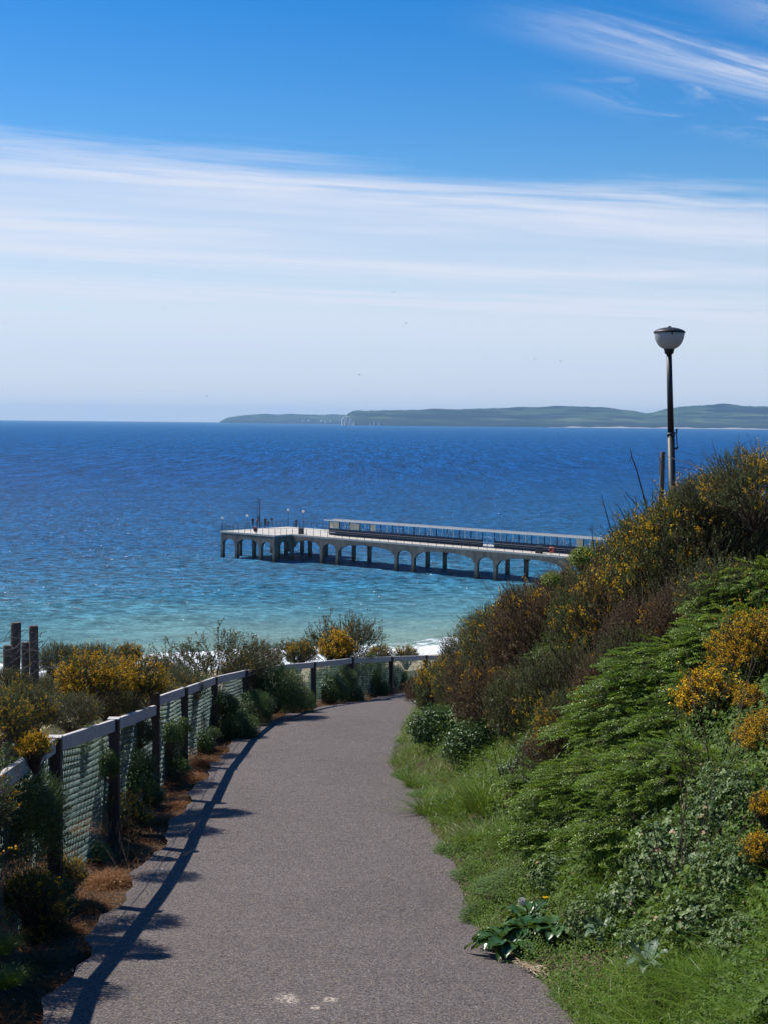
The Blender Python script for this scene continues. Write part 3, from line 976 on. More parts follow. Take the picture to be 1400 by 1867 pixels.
for v in (HV[0], HV[-1]):
    arch_beam('head_beam', row_stops(HU, ARCH_C - 0.25, ARCH_C - 0.05), PU, pl(0, v, 0), 0.5, ZB, [], PVv)
for u in (HU[0], HU[-1]):
    arch_beam('head_cross_beam', row_stops(HV, ARCH_C - 0.25, ARCH_C - 0.05), PVv, pl(u, 0, 0), 0.496, ZB - 0.003, [], PU)
for u in HU[1:-1]:
    arch_beam('inner_cross_beam', row_stops(HV, ARCH_C + 0.2, ARCH_C + 0.2), PVv, pl(u, 0, 0), 0.4, ZB - 0.006, [], PU)
for u in pairs:
    for du in (0, 3.8):
        MB().box(pl(u + du, NECK_W / 2, ZB - 0.56), (0.4, NECK_W - 0.52, 1.1), ax=(PU, PVv, UP)).build('cross_beam', M['pconc'], pier)
# dark damp lip under the deck edge
# railings: every post a piece, rails joined per run
rp = MB().box((0, 0, 0), (0.055, 0.055, 1.12), ax=(PU, PVv, UP)).build('railing_post', M['darkmetal'], pier)
rposts = []


def run(a, b, step):
    a, b = Vector(a), Vector(b)
    L = (b - a).length
    n = max(1, round(L / step))
    for i in range(n + 1):
        rposts.append(a.lerp(b, i / n))
    m_ = MB()
    for z in (0.22, 0.48, 0.74):
        m_.tube([a + UP * z, b + UP * z], 0.014, 4)
    m_.tube([a + UP * 1.12, b + UP * 1.12], 0.03, 5)
    m_.build('railing_rails', M['darkmetal'], pier)


hv0, hv1 = -HEAD_OUT - 0.05, NECK_W + HEAD_OUT + 0.05
run(pl(U_J - 0.1, -0.12, DECK), pl(U_END, -0.12, DECK), 1.75)
run(pl(U_J - 0.1, NECK_W + 0.12, DECK), pl(U_END, NECK_W + 0.12, DECK), 1.75)
run(pl(U_J - 0.1, hv0, DECK), pl(U_J - HEAD_L + 0.1, hv0, DECK), 1.55)
run(pl(U_J - 0.1, hv1, DECK), pl(U_J - HEAD_L + 0.1, hv1, DECK), 1.55)
run(pl(U_J - HEAD_L + 0.1, hv0, DECK), pl(U_J - HEAD_L + 0.1, hv1, DECK), 1.0)
run(pl(U_J - 0.1, hv0, DECK), pl(U_J - 0.1, -0.12, DECK), 1.4)
run(pl(U_J - 0.1, hv1, DECK), pl(U_J - 0.1, NECK_W + 0.12, DECK), 1.4)
for i, p in enumerate(rposts):
    c = rp if i == 0 else rp.copy()
    if i:
        COL.objects.link(c)
        c.parent = pier
    c.location = p + UP * 0.56

# windscreen shelter down the middle of the neck
SH_V = NECK_W / 2 - 0.1
S0U = -19.2
shel = thing('pier_shelter', 'long navy windscreen shelter with a pale roof down the pier', 'shelter', pp(0, 0, DECK + 0.003))
M['navy'] = simple('navy_boards', (0.014, 0.024, 0.060), 0.5, 0.35, 0.9)
M['glass'] = None


def mk_glass():
    m, gg, out = mat_new('clear_pane')
    gl = gg.n('ShaderNodeBsdfGlossy', {'Color': (0.9, 0.95, 1, 1), 'Roughness': 0.03})
    tr = gg.n('ShaderNodeBsdfTransparent', {'Color': (0.80, 0.88, 0.92, 1)})
    fr_ = gg.n('ShaderNodeFresnel', {'IOR': 1.45})
    mxx = gg.n('ShaderNodeMixShader', {0: gg.math('MULTIPLY', fr_.outputs[0], 0.9), 1: tr.outputs[0], 2: gl.outputs[0]})
    gg.set(out, 0, mxx.outputs[0])
    return m


M['glass'] = mk_glass()
BAY = 2.45
nb = 34
wall_p = MB().box((0, 0, 0.55), (BAY - 0.12, 0.10, 1.10), ax=(PU, PVv, UP)).build('wall_panel', M['navy'], shel)
post_p = MB().box((0, 0, 1.28), (0.11, 0.13, 2.56), ax=(PU, PVv, UP)).build('shelter_post', M['black'], shel)
pane_p = MB().box((0, 0, 0), (BAY / 2 - 0.1, 0.02, 1.22), ax=(PU, PVv, UP)).build('pane', M['glass'], shel)
mull_p = MB().box((0, 0, 0), (0.06, 0.07, 1.26), ax=(PU, PVv, UP)).build('mullion', M['white'], shel)
roof_p = MB().add([pl(a, b, z) for a in (-BAY / 2 + 0.02, BAY / 2 - 0.02) for (b, z) in ((-1.35, 2.62), (-1.35, 2.78), (-0.05, 2.60), (0.05, 2.60), (1.35, 2.78), (1.35, 2.62), (0.06, 2.46), (-0.06, 2.46))],
                  [(0, 1, 9, 8), (1, 2, 10, 9), (2, 3, 11, 10), (3, 4, 12, 11), (4, 5, 13, 12), (5, 6, 14, 13), (6, 7, 15, 14), (7, 0, 8, 15), (0, 7, 6, 5, 4, 3, 2, 1), (8, 9, 10, 11, 12, 13, 14, 15)]).build('roof_panel', M['cream'], shel)
edge_p = MB().box(pl(0, -1.385, 2.70), (BAY - 0.04, 0.06, 0.17), ax=(PU, PVv, UP)).box(pl(0, 1.385, 2.70), (BAY - 0.04, 0.06, 0.17), ax=(PU, PVv, UP)).build('roof_edge', M['white'], shel)
sill_p = MB().box((0, 0, 0), (BAY - 0.12, 0.16, 0.05), ax=(PU, PVv, UP)).build('sill', M['navy'], shel)
seat_p = MB().box((0, 0, 0), (BAY - 0.14, 0.44, 0.07), ax=(PU, PVv, UP)).build('bench_seat', M['conc'], shel)


def put(o, first, loc):
    if first[0]:
        first[0] = False
        c = o
    else:
        c = o.copy()
        COL.objects.link(c)
        c.parent = shel
    c.location = loc
    return c


fw, fp, fg, fm_, frf, fs_, fse, fed = [[True] for _ in range(8)]
for k in range(nb):
    u = S0U + BAY * (k + 0.5)
    put(post_p, fp, pl(u - BAY / 2, SH_V, 0))
    put(roof_p, frf, pl(u, SH_V, 0.0))
    put(edge_p, fed, pl(u, SH_V, 0.0))
    if k in (14, 27):
        m_ = MB().box(pl(u, SH_V, 0.06), (BAY - 0.2, 0.35, 0.12), ax=(PU, PVv, UP)).build('threshold', M['white'], shel)
        continue
    put(wall_p, fw, pl(u, SH_V, 0))
    put(sill_p, fs_, pl(u, SH_V, 1.128))
    put(seat_p, fse, pl(u, SH_V - 0.275, 0.46))
    put(mull_p, fm_, pl(u, SH_V, 1.786))
    for d in (-BAY / 4, BAY / 4):
        q = put(pane_p, fg, pl(u + d, SH_V, 1.77))
        if (k, d > 0) in ((0, False), (0, True), (2, False), (2, True), (4, False), (21, True)):
            MB().box(pl(u + d, SH_V - 0.03, 1.77), (BAY / 2 - 0.16, 0.015, 1.1), ax=(PU, PVv, UP)).build('poster', M['poster'], shel)
# round arched hoops on the screen
for uu0 in (-17.7, -14.6, 4.1, 8.4, 31.0, 38.0):
    m_ = MB()
    pts = [pl(uu0 + 0.55 * math.cos(a), SH_V - 0.2, 1.25 + 1.1 * math.sin(a)) for a in np.linspace(0, math.pi, 12)]
    m_.tube(pts, 0.03, 4)
    m_.build('hoop', M['white'], shel)

# things standing on the pier
def globe_post(u, v, h, label):
    t = thing('pier_lamp', label, 'lamp post', pp(u, v, DECK), 0, 'globe lamps around the pier head')
    MB().tube([(0, 0, 0), (0, 0, h * 0.3), (0, 0, h)], [0.07, 0.055, 0.045], 6).build('lamp_pole', M['darkmetal'], t)
    MB().lathe((0, 0, h), [(0.05, 0), (0.19, 0.08), (0.26, 0.24), (0.2, 0.42), (0.05, 0.5)], 10).build('globe', M['white'], t, smooth=True)
    return t


def u_at(px, v, z=DECK):
    """pier station whose column stands at a photo column"""
    best = None
    for u in np.linspace(-45, 60, 1051):
        p = pp(u, v, z)
        q = p - CAMP
        x = 700 + FPX * q.dot(_r) / q.dot(_f)
        if best is None or abs(x - px) < best[0]:
            best = (abs(x - px), u)
    return best[1]


globe_post(u_at(406, -HEAD_OUT + .3), -HEAD_OUT + .3, 2.1, 'globe lamp on the seaward corner of the pier head')
globe_post(U_J - HEAD_L + 0.5, 1.6, 2.3, 'globe lamp beside the seaward railing, next to the corner lamp')
globe_post(u_at(526, hv1 - .4), hv1 - .4, 3.0, 'globe lamp on the far railing between mast and shelter')
globe_post(u_at(553, hv1 - .4), hv1 - .4, 2.9, 'globe lamp on the far railing closest to the shelter end')

v_m = NECK_W / 2 + 3.0
u_m = u_at(474, v_m)
mast = thing('mast', 'tall thin mast with two crossarms on the pier head', 'mast', pp(u_m, v_m, DECK))
MB().tube([(0, 0, 0), (0, 0, 3), (0, 0, 5.5)], [0.12, 0.10, 0.07], 6).build('mast_pole', M['darkmetal'], mast)
MB().tube([(-.45, 0, 4.75), (.45, 0, 4.75)], 0.03, 4).build('crossarm', M['darkmetal'], mast)
MB().tube([(-.7, 0, 3.3), (.7, 0, 3.3)], 0.03, 4).build('crossarm', M['darkmetal'], mast)
u_m2 = u_at(470, v_m - 0.3)
fpol = thing('flagpole', 'slim bare flagpole beside the tall mast on the pier head', 'flagpole', pp(u_m2, v_m - 0.3, DECK))
MB().tube([(0, 0, 0), (0, 0, 5.6)], [0.06, 0.035], 6).build('pole', M['darkmetal'], fpol)


def lifebuoy(px, v, label, mat):
    u = u_at(px, v)
    t = thing('lifebuoy_stand', label, 'lifebuoy', pp(u, v, DECK))
    m_ = MB()
    n1, n2 = 18, 8
    vs, fs = [], []
    for i in range(n1):
        a = 2 * math.pi * i / n1
        for j in range(n2):
            b = 2 * math.pi * j / n2
            rr = 0.36 + 0.12 * math.cos(b)
            vs.append(pl(rr * math.cos(a), -0.06 + 0.09 * math.sin(b), 0.78 + rr * math.sin(a)))
    for i in range(n1):
        for j in range(n2):
            fs.append((i * n2 + j, ((i + 1) % n1) * n2 + j, ((i + 1) % n1) * n2 + (j + 1) % n2, i * n2 + (j + 1) % n2))
    m_.add(vs, fs).build('ring', mat, t, smooth=True)
    MB().box(pl(0, 0.07, 0.78), (0.9, 0.05, 0.9), ax=(PU, PVv, UP)).build('backing_board', mat, t)
    MB().box(pl(0, 0.10, 0.5), (0.07, 0.06, 1.0), ax=(PU, PVv, UP)).build('stand', M['darkmetal'], t)


lifebuoy(466.5, hv0 + 0.2, 'dark red lifebuoy on the railing of the pier head', M['dullred'])
lifebuoy(1004.5, 0.25, 'bright red lifebuoy on the railing near the bushes', M['red'])


def bin_box(px, v, label, w_=0.75, h_=1.05):
    u = u_at(px, v)
    t = thing('litter_bin', label, 'bin', pp(u, v, DECK), 0)
    MB().box(pl(0, 0, h_ * 0.47), (w_, w_ * 0.8, h_ * 0.94), ax=(PU, PVv, UP)).build('bin_body', M['black'], t, bevel=0.03)
    MB().box(pl(0, 0, h_ * 0.98), (w_ * 1.08, w_ * 0.88, 0.07), ax=(PU, PVv, UP)).build('bin_lid', M['darkmetal'], t)
    MB().box(pl(0, -w_ * 0.41, h_ * 0.74), (w_ * 0.5, 0.02, 0.14), ax=(PU, PVv, UP)).build('bin_slot', M['navy'], t)


bin_box(549.5, 1.0, 'dark litter bin where the pier head meets the neck', 0.8, 1.15)
bin_box(982, 0.9, 'dark litter bin close to the bright red lifebuoy', 0.95, 1.2)


def sign_board(px, v, label):
    u = u_at(px, v)
    t = thing('sign_board', label, 'sign', pp(u, v, DECK))
    MB().tube([(0, 0, 0), (0, 0, 1.2)], 0.03, 5).build('stand', M['darkmetal'], t)
    c = pl(0, -0.05, 1.42)
    MB().add([c + PU * a + PVv * b + UP * z for b in (-.03, .03) for (a, z) in ((-.42, .26), (.42, .26), (.22, -.25), (-.1, -.25))],
             [(0, 1, 2, 3), (7, 6, 5, 4), (0, 4, 5, 1), (1, 5, 6, 2), (2, 6, 7, 3), (3, 7, 4, 0)]).build('board', M['black'], t)


sign_board(450, hv1 - 1.5, 'small dark sign on a stand towards the seaward end')
sign_board(496, hv1 - 3.0, 'small dark sign on a stand beside the standing people')


def skin_obj(name, verts, edges, radii, mat, parent, root=0, lv=1):
    me = bpy.data.meshes.new(name)
    me.from_pydata([tuple(v) for v in verts], edges, [])
    me.materials.append(mat)
    o = bpy.data.objects.new(name, me)
    link(o, parent)
    sk = o.modifiers.new('skin', 'SKIN')
    sk.use_smooth_shade = True
    lay = me.skin_vertices[0].data if me.skin_vertices else None
    if lay is None:
        bpy.context.view_layer.objects.active = o
        bpy.ops.object.modifier_remove(modifier='skin')
        sk = o.modifiers.new('skin', 'SKIN')
    lay = me.skin_vertices[0].data
    for i, r_ in enumerate(radii):
        lay[i].radius = (r_, r_)
        lay[i].use_root = (i == root)
    ss = o.modifiers.new('sub', 'SUBSURF')
    ss.levels = lv
    ss.render_levels = lv
    return o


def person(px, v, h, rz, coat, legs, label, sit=False):
    u = u_at(px, v)
    t = thing('person', label, 'person', pp(u, v, DECK), rz)
    s = h / 1.75
    J = {'pel': (0, 0, .95), 'ch': (0, -.01, 1.28), 'nk': (0, 0, 1.47), 'hd': (0, -.02, 1.60), 'ht': (0, -.01, 1.70),
         'sl': (-.19, 0, 1.42), 'el': (-.25, .03, 1.13), 'hl': (-.24, -.08, .88), 'sr': (.19, 0, 1.42), 'er': (.26, .02, 1.13), 'hr': (.20, -.16, .92),
         'tl': (-.10, 0, .90), 'kl': (-.11, -.02, .50), 'al': (-.11, .03, .08), 'fl': (-.12, -.13, .035), 'tr': (.10, 0, .90), 'kr': (.12, -.05, .50), 'ar': (.13, .02, .08), 'fr': (.14, -.14, .035)}
    if sit:
        for k in ('tl', 'tr', 'pel'):
            pass
        dz_ = -0.48
        for k in ('pel', 'ch', 'nk', 'hd', 'ht', 'sl', 'el', 'hl', 'sr', 'er', 'hr', 'tl', 'tr'):
            J[k] = (J[k][0], J[k][1], J[k][2] + dz_)
        J['kl'], J['kr'] = (-.12, -.42, .48), (.12, -.42, .48)
        J['al'], J['ar'] = (-.12, -.40, .08), (.12, -.40, .08)
        J['fl'], J['fr'] = (-.12, -.56, .035), (.12, -.56, .035)
    rad_ = {'pel': .14, 'ch': .15, 'nk': .06, 'hd': .10, 'ht': .085, 'sl': .075, 'el': .05, 'hl': .04, 'sr': .075, 'er': .05, 'hr': .04, 'tl': .095, 'kl': .065, 'al': .045, 'fl': .04, 'tr': .095, 'kr': .065, 'ar': .045, 'fr': .04}
    names = list(J)
    E = [('pel', 'ch'), ('ch', 'nk'), ('nk', 'hd'), ('hd', 'ht'), ('nk', 'sl'), ('sl', 'el'), ('el', 'hl'), ('nk', 'sr'), ('sr', 'er'), ('er', 'hr'),
         ('pel', 'tl'), ('tl', 'kl'), ('kl', 'al'), ('al', 'fl'), ('pel', 'tr'), ('tr', 'kr'), ('kr', 'ar'), ('ar', 'fr')]
    ix = {n_: i for i, n_ in enumerate(names)}
    vv = [Vector(J[n_]) * s for n_ in names]
    skin_obj('body', vv, [(ix[a], ix[b]) for a, b in E], [rad_[n_] * s for n_ in names], M['skin'], t)
    cn = ['pel', 'ch', 'nk', 'sl', 'el', 'sr', 'er']
    ce = [('pel', 'ch'), ('ch', 'nk'), ('nk', 'sl'), ('sl', 'el'), ('nk', 'sr'), ('sr', 'er')]
    ci = {n_: i for i, n_ in enumerate(cn)}
    cr = {'pel': .185, 'ch': .19, 'nk': .085, 'sl': .105, 'el': .075, 'sr': .105, 'er': .075}
    skin_obj('coat', [Vector(J[n_]) * s for n_ in cn], [(ci[a], ci[b]) for a, b in ce], [cr[n_] * s for n_ in cn], coat, t)
    ln = ['pel', 'tl', 'kl', 'al', 'tr', 'kr', 'ar']
    le = [('pel', 'tl'), ('tl', 'kl'), ('kl', 'al'), ('pel', 'tr'), ('tr', 'kr'), ('kr', 'ar')]
    li = {n_: i for i, n_ in enumerate(ln)}
    lr = {'pel': .165, 'tl': .12, 'kl': .09, 'al': .075, 'tr': .12, 'kr': .09, 'ar': .075}
    skin_obj('trousers', [Vector(J[n_]) * s for n_ in ln], [(li[a], li[b]) for a, b in le], [lr[n_] * s for n_ in ln], legs, t)
    hd = Vector(J['hd']) * s
    MB().lathe(hd + Vector((0, .025, -0.02)), [(0.10 * s, 0), (0.118 * s, .06), (0.10 * s, .13), (0.03 * s, .165)], 10).build('hair', M['hair'], t, smooth=True)
    return t


person(484.0, hv1 - 3.6, 1.82, R(25), M['cloth_dark'], M['cloth_dark'], 'tall person in dark clothes standing on the pier head')
person(488.6, hv1 - 3.8, 1.25, R(-30), M['cloth_dark'], M['cloth_blue'], 'small child in dark coat standing beside a tall person')
person(461.5, hv1 - 4.6, 1.65, R(200), M['cloth_dark'], M['cloth_dark'], 'person in dark clothes bending near the dark red lifebuoy')
person(469.5, hv1 - 4.0, 1.5, R(140), M['cloth_red'], M['cloth_dark'], 'person in a reddish top at the foot of the mast')
person(540.0, hv1 - 0.9, 1.7, R(10), M['cloth_dark'], M['cloth_dark'], 'person in dark clothes at the far railing between two lamps')

# ------------------------------------------------------------------ gulls, tiny against the sky
def gull(px, py, dist, rz, roll):
    p = CAMP + ray(px, py) * dist
    n = 9
    vs, fs = [], []
    for s_ in (0, 1):
        for i in range(n):
            t = -1 + 2 * i / (n - 1)
            x = 0.62 * t
            z = 0.16 * (1 - (abs(t) - 0.45) ** 2 * 4) * 0.8 - (0.012 if s_ else 0)
            ch = 0.16 * (1 - abs(t) ** 1.6) + 0.02
            vs += [(x, 0.5 * ch - 0.10 * abs(t), z), (x, -0.5 * ch - 0.10 * abs(t), z)]
    for i in range(n - 1):
        a = 2 * i
        fs.append((a, a + 1, a + 3, a + 2))
        b = 2 * n + a
        fs.append((b, b + 2, b + 3, b + 1))
    m_ = MB().add(vs, fs)
    m_.tube([(0, .28, .10), (0, .2, .11), (0, .02, .11), (0, -.2, .10), (0, -.34, .10)], [.015, .05, .075, .045, .02], 6)
    o = m_.build('gull', M['gull'])
    o.location = p
    o.scale = (.75, .75, .75)
    o.rotation_euler = (0, roll, rz)
    tag(o, 'tiny gull flying over the sea, a speck against pale cloud', 'bird', 'gulls over the sea')


for (x, y, d, rz, rl) in ((299, 562, 260, .4, .3), (739, 589, 300, 1.2, -.3), (656, 683, 320, 2.0, .2), (221, 648, 330, .2, -.2), (377, 722, 350, 1.0, .3), (716, 532, 320, 2.4, .2), (975, 655, 300, .8, -.4), (1021, 658, 330, 1.7, .2), (9, 588, 280, .5, .2)):
    gull(x, y, d, rz, rl)

# ------------------------------------------------------------------ fence beside the path
FENCE = [(-157, 1458, 6.3), (-20, 1424, 8.2), (100, 1345, 10.5), (208, 1311, 12.9), (283, 1271, 15.5), (336, 1253, 18.0), (391, 1234, 20.8), (447, 1222, 23.3), (512, 1212, 25.5), (572, 1207, 27.6), (642, 1200, 30.0), (712, 1197, 32.6), (775, 1195, 35.0), (833, 1194, 37.0), (905, 1194, 38.8), (1000, 1194, 39.8)]
fence = thing('fence', 'weathered rail fence with dark posts and green wire mesh beside the footpath', 'fence', (0, 0, 0))
tops = [at_y(x, y, d) for (x, y, d) in FENCE]
tops[2].z -= 0.0
PW = 0.095
for i, p in enumerate(tops):
    zb = gh(p.x, p.y) - 0.3
    nx_ = tops[min(i + 1, len(tops) - 1)] - tops[max(i - 1, 0)]
    nx_.z = 0
    ex = nx_.normalized()
    ey = Vector((-ex.y, ex.x, 0))
    lean = random.uniform(-.012, .012)
    axp = (ex, ey, (UP + ex * lean).normalized())
    extra = 0.045 if i in (4,) else 0.0
    hgt = p.z - zb + extra
    po = MB().box((0, 0, hgt / 2), (PW, PW, hgt), ax=axp).build('post', M['post'], fence, bevel=0.008)
    po.location = (p.x, p.y, zb)
    if i in (2, 3):
        cp = MB().box((0, 0, 0), (PW + .006, PW + .006, 0.012), ax=axp).build('post_top', M['rail'], po)
        cp.location = (0, 0, hgt + 0.003)


def mesh_panel(a, b, za, zb_, off):
    """chain-link wires, zigzags hung row under row"""
    L = (b - a).length
    ex = (b - a).normalized()
    side = Vector((-ex.y, ex.x, 0)).normalized()
    cell = 0.050
    n = int(L / (cell / 2))
    rows = int(1.12 / cell)
    V, F = [], []
    i = np.arange(n + 1)
    rr = 0.0019
    for r_ in range(rows):
        fr = i / n
        top = za * (1 - fr) + zb_ * fr
        x = a.x + (b.x - a.x) * fr + side.x * off
        y = a.y + (b.y - a.y) * fr + side.y * off
        z = top - cell * (r_ + 0.5) + np.where(i % 2 == 0, 1, -1) * cell * 0.47
        sag = 0.010 * np.sin(fr * 9 + r_ * 0.4)
        x = x + side.x * sag + side.x * np.where(i % 2 == 0, 1, -1) * .004
        y = y + side.y * sag + side.y * np.where(i % 2 == 0, 1, -1) * .004
        z = z + 0.012 * np.sin(fr * 6 + 1)
        base = len(V) * 3 * (n + 1) if False else sum(len(q) for q in V)
        ring = []
        for k in range(3):
            aa = 2 * math.pi * k / 3
            ox = side * (rr * math.cos(aa))
            ring.append(np.stack([x + ox.x, y + ox.y, z + rr * math.sin(aa)], 1))
        V.append(np.concatenate(ring))
        for k in range(3):
            k2 = (k + 1) % 3
            j = np.arange(n)
            F.append(np.stack([base + k * (n + 1) + j, base + k * (n + 1) + j + 1, base + k2 * (n + 1) + j + 1, base + k2 * (n + 1) + j], 1))
    o = mesh_np('wire_mesh', np.concatenate(V), np.concatenate(F), M['green_wire'], fence, kind='stuff')
    m_ = MB()
    for dz_ in (0.16, 0.55, 0.95):
        m_.tube([Vector((a.x, a.y, za - dz_)) + side * off, Vector((b.x, b.y, zb_ - dz_)) + side * off], 0.0032, 4)
    m_.build('tension_wire', M['green_wire'], fence)


for i in range(len(tops) - 1):
    a, b = tops[i].copy(), tops[i + 1].copy()
    ex = (b - a).normalized()
    side = Vector((-ex.y, ex.x, 0)).normalized()
    a0, b0 = a + ex * (PW / 2 + .003), b - ex * (PW / 2 + .003)
    if i == 3:
        b0.z = at_y(274, 1287, 15.4).z + .0      # this board meets its post lower down
    if i == 2:
        b0.z -= 0.0
    ee = (b0 - a0).normalized()
    upv = side.cross(ee) * -1
    if upv.z < 0:
        upv = -upv
    Lr = (b0 - a0).length
    c = (a0 + b0) / 2 - upv * 0.056 + side * random.uniform(-.006, .006)
    r_ = MB().box((0, 0, 0), (Lr, 0.045, 0.105), ax=(ee, side, upv)).build('rail', M['rail'], fence, bevel=0.006)
    r_.location = c
    mesh_panel(a0, b0, a0.z - 0.10, b0.z - 0.10, 0.03)

# ------------------------------------------------------------------ street lamp and the wooden post behind the bank
YL = 34.0
lt, lb = at_y(1219.5, 642, YL), at_y(1225.5, 915, YL)
dirp = (lt - lb).normalized()
zg = gh(lb.x, lb.y)
foot = lb - dirp * ((lb.z - zg + 0.3) / dirp.z)
lamp = thing('street_lamp', 'black street lamp with a frosted bowl head standing above the bushes', 'street lamp', foot)
LL = (lt - foot).length
band = at_y(1221.5, 792, YL)
Lb = (band - foot).length
mpx = YL / FPX
MB().tube([(0, 0, 0), dirp * Lb], [7.2 * mpx, 6.6 * mpx], 16).build('lower_pole', M['black'], lamp, smooth=True)
MB().tube([dirp * (Lb + .002), dirp * LL], [5.9 * mpx, 4.9 * mpx], 16).build('upper_pole', M['black'], lamp, smooth=True)
MB().tube([dirp * (Lb - .04), dirp * (Lb + .04)], 7.7 * mpx, 16).build('clamp_band', M['darkmetal'], lamp, smooth=True)
ct = dirp * LL
mbo = MB().lathe(ct, [(4.4 * mpx, -.06), (8.2 * mpx, -.02), (8.6 * mpx, .03), (10.0 * mpx, .06), (7.0 * mpx, .09)], 24)
mbo.build('neck_collar', M['black'], lamp, smooth=True)
m_, gg, out = mat_new('frosted_bowl')
bs = gg.n('ShaderNodeBsdfPrincipled', {'Base Color': (0.62, 0.64, 0.64, 1), 'Roughness': 0.42, 'Specular IOR Level': 0.5})
tl_ = gg.n('ShaderNodeBsdfTranslucent', {'Color': (0.88, 0.90, 0.93, 1)})
mxx = gg.n('ShaderNodeMixShader', {0: 0.62, 1: bs.outputs[0], 2: tl_.outputs[0]})
gg.set(out, 0, mxx.outputs[0])
M['bowl'] = m_
prof = [(9.5 * mpx, .075)]
for t in np.linspace(0.12, 1, 10):
    prof.append((27.0 * mpx * math.sin(t * math.pi / 2) ** 0.72, .06 + 30.0 * mpx * (1 - math.cos(t * math.pi / 2)) ** 0.9))
pin = [(r_ - .008, z + .006) for r_, z in reversed(prof)]
MB().lathe(ct, prof + pin, 32, caps=False).build('lamp_bowl', M['bowl'], lamp, smooth=True)
zt = prof[-1][1]
MB().lathe(ct, [(9 * mpx, .10), (5 * mpx, .12), (4 * mpx, zt * .75), (2 * mpx, zt * .8)], 12).build('lantern_core', M['bowl'], lamp, smooth=True)
MB().lathe(ct, [(26.5 * mpx, zt + .002), (28.6 * mpx, zt + .004), (28.8 * mpx, zt + .03), (25 * mpx, zt + .065), (18 * mpx, zt + .10), (9 * mpx, zt + .125), (2 * mpx, zt + .13)], 32).build('lid', M['black'], lamp, smooth=True)
MB().lathe(ct, [(3 * mpx, zt + .128), (3 * mpx, zt + .15), (1.5 * mpx, zt + .16)], 12).build('lid_knob', M['black'], lamp, smooth=True)
for k in range(3):
    a = k * 2.1 + .5
    MB().tube([ct + Vector((26.9 * mpx * math.cos(a), 26.9 * mpx * math.sin(a), zt - .05)), ct + Vector((28.4 * mpx * math.cos(a), 28.4 * mpx * math.sin(a), zt + .012))], .014, 6).build('lid_clip', M['black'], lamp)
# small bracket clamped to the pole
b1, b2 = at_y(1232, 789, YL) - foot, at_y(1233.5, 816, YL) - foot
m2 = MB().tube([b1 - Vector((.06, 0, 0)), b1 + Vector((.01, 0, 0)), b1 + Vector((.022, 0, .09))], .022, 6)
m2.tube([b1 + Vector((.012, 0, -.02)), b2 + Vector((.012, 0, 0))], .012, 6)
m2.tube([b2 - Vector((.07, 0, 0)), b2 + Vector((.0, 0, -.03)), b2 + Vector((.025, 0, .02))], .024, 6)
m2.build('bracket', M['black'], lamp)

YP = 33.0
wt, wb = at_y(1208, 823, YP), at_y(1205, 925, YP)
dw = (wt - wb).normalized()
wz = gh(wb.x, wb.y)
wf = wb - dw * ((wb.z - wz + .3) / dw.z)
wp = thing('wooden_pole', 'weathered round wooden pole beside the street lamp', 'pole', wf)
MB().tube([(0, 0, 0), dw * ((wt - wf).length - .02), dw * (wt - wf).length], [.062, .054, .046], 12).build('pole', M['oldpost'], wp, smooth=True)
i1 = at_y(1201.5, 835, YP) - wf
m2 = MB().tube([i1 + Vector((.09, 0, .01)), i1 + Vector((0, 0, .01))], .010, 5)
m2.tube([i1, i1 - Vector((-.004, 0, .35))], .008, 4).tube([i1 - Vector((.05, 0, .03)), i1 + Vector((.03, 0, .02))], .008, 4)
m2.build('staple_wire', M['rust_wire'], wp)
w1 = at_y(1210, 830, YP)
w2 = at_y(1420, 866, 24.0)
pts = []
for t in np.linspace(0, 1, 16):
    p = w1.lerp(w2, t)
    p.z -= 0.10 * 4 * t * (1 - t)
    pts.append(p)
w_o = MB().tube(pts, 0.008, 5).build('wire', M['black'])
tag(w_o, 'thin dark wire running from the wooden pole over the bushes', 'wire')

# ------------------------------------------------------------------ old round posts with netting on the cliff side
def round_post(px, ytop, d, wpx, label, lean=0.0):
    p = at_y(px, ytop, d)
    z = gh(p.x, p.y) - .3
    t = thing('round_post', label, 'post', (p.x, p.y, z), 0, 'old round posts on the cliff edge')
    r_ = wpx * d / FPX / 2
    h = p.z - z
    base = Vector((-lean * h, 0, 0))
    pts = [base, base.lerp(Vector((0, 0, h)), .4), Vector((0, 0, h - .02)), Vector((0, 0, h))]
    MB().tube(pts, [r_ * 1.04, r_ * .98, r_, r_ * .88], 16).build('shaft', M['oldpost'], t, smooth=False)
    MB().tube([Vector((0, 0, h * .62)), Vector((0, 0, h * .62 + .02))], r_ * 1.03, 16).build('wire_tie', M['rust_wire'], t)
    return Vector((p.x, p.y, p.z)), r_


rpA = round_post(29, 1135, 13.2, 19, 'tallest round post of the cluster above the gorse', .02)
rpB = round_post(61, 1141, 13.0, 17, 'round post standing a little apart beside the tallest post', -.015)
rpC = round_post(14, 1177, 13.0, 17, 'short round post in front of the tallest post')
rpD = round_post(46, 1171, 13.5, 15, 'short round post half hidden behind the tallest post')
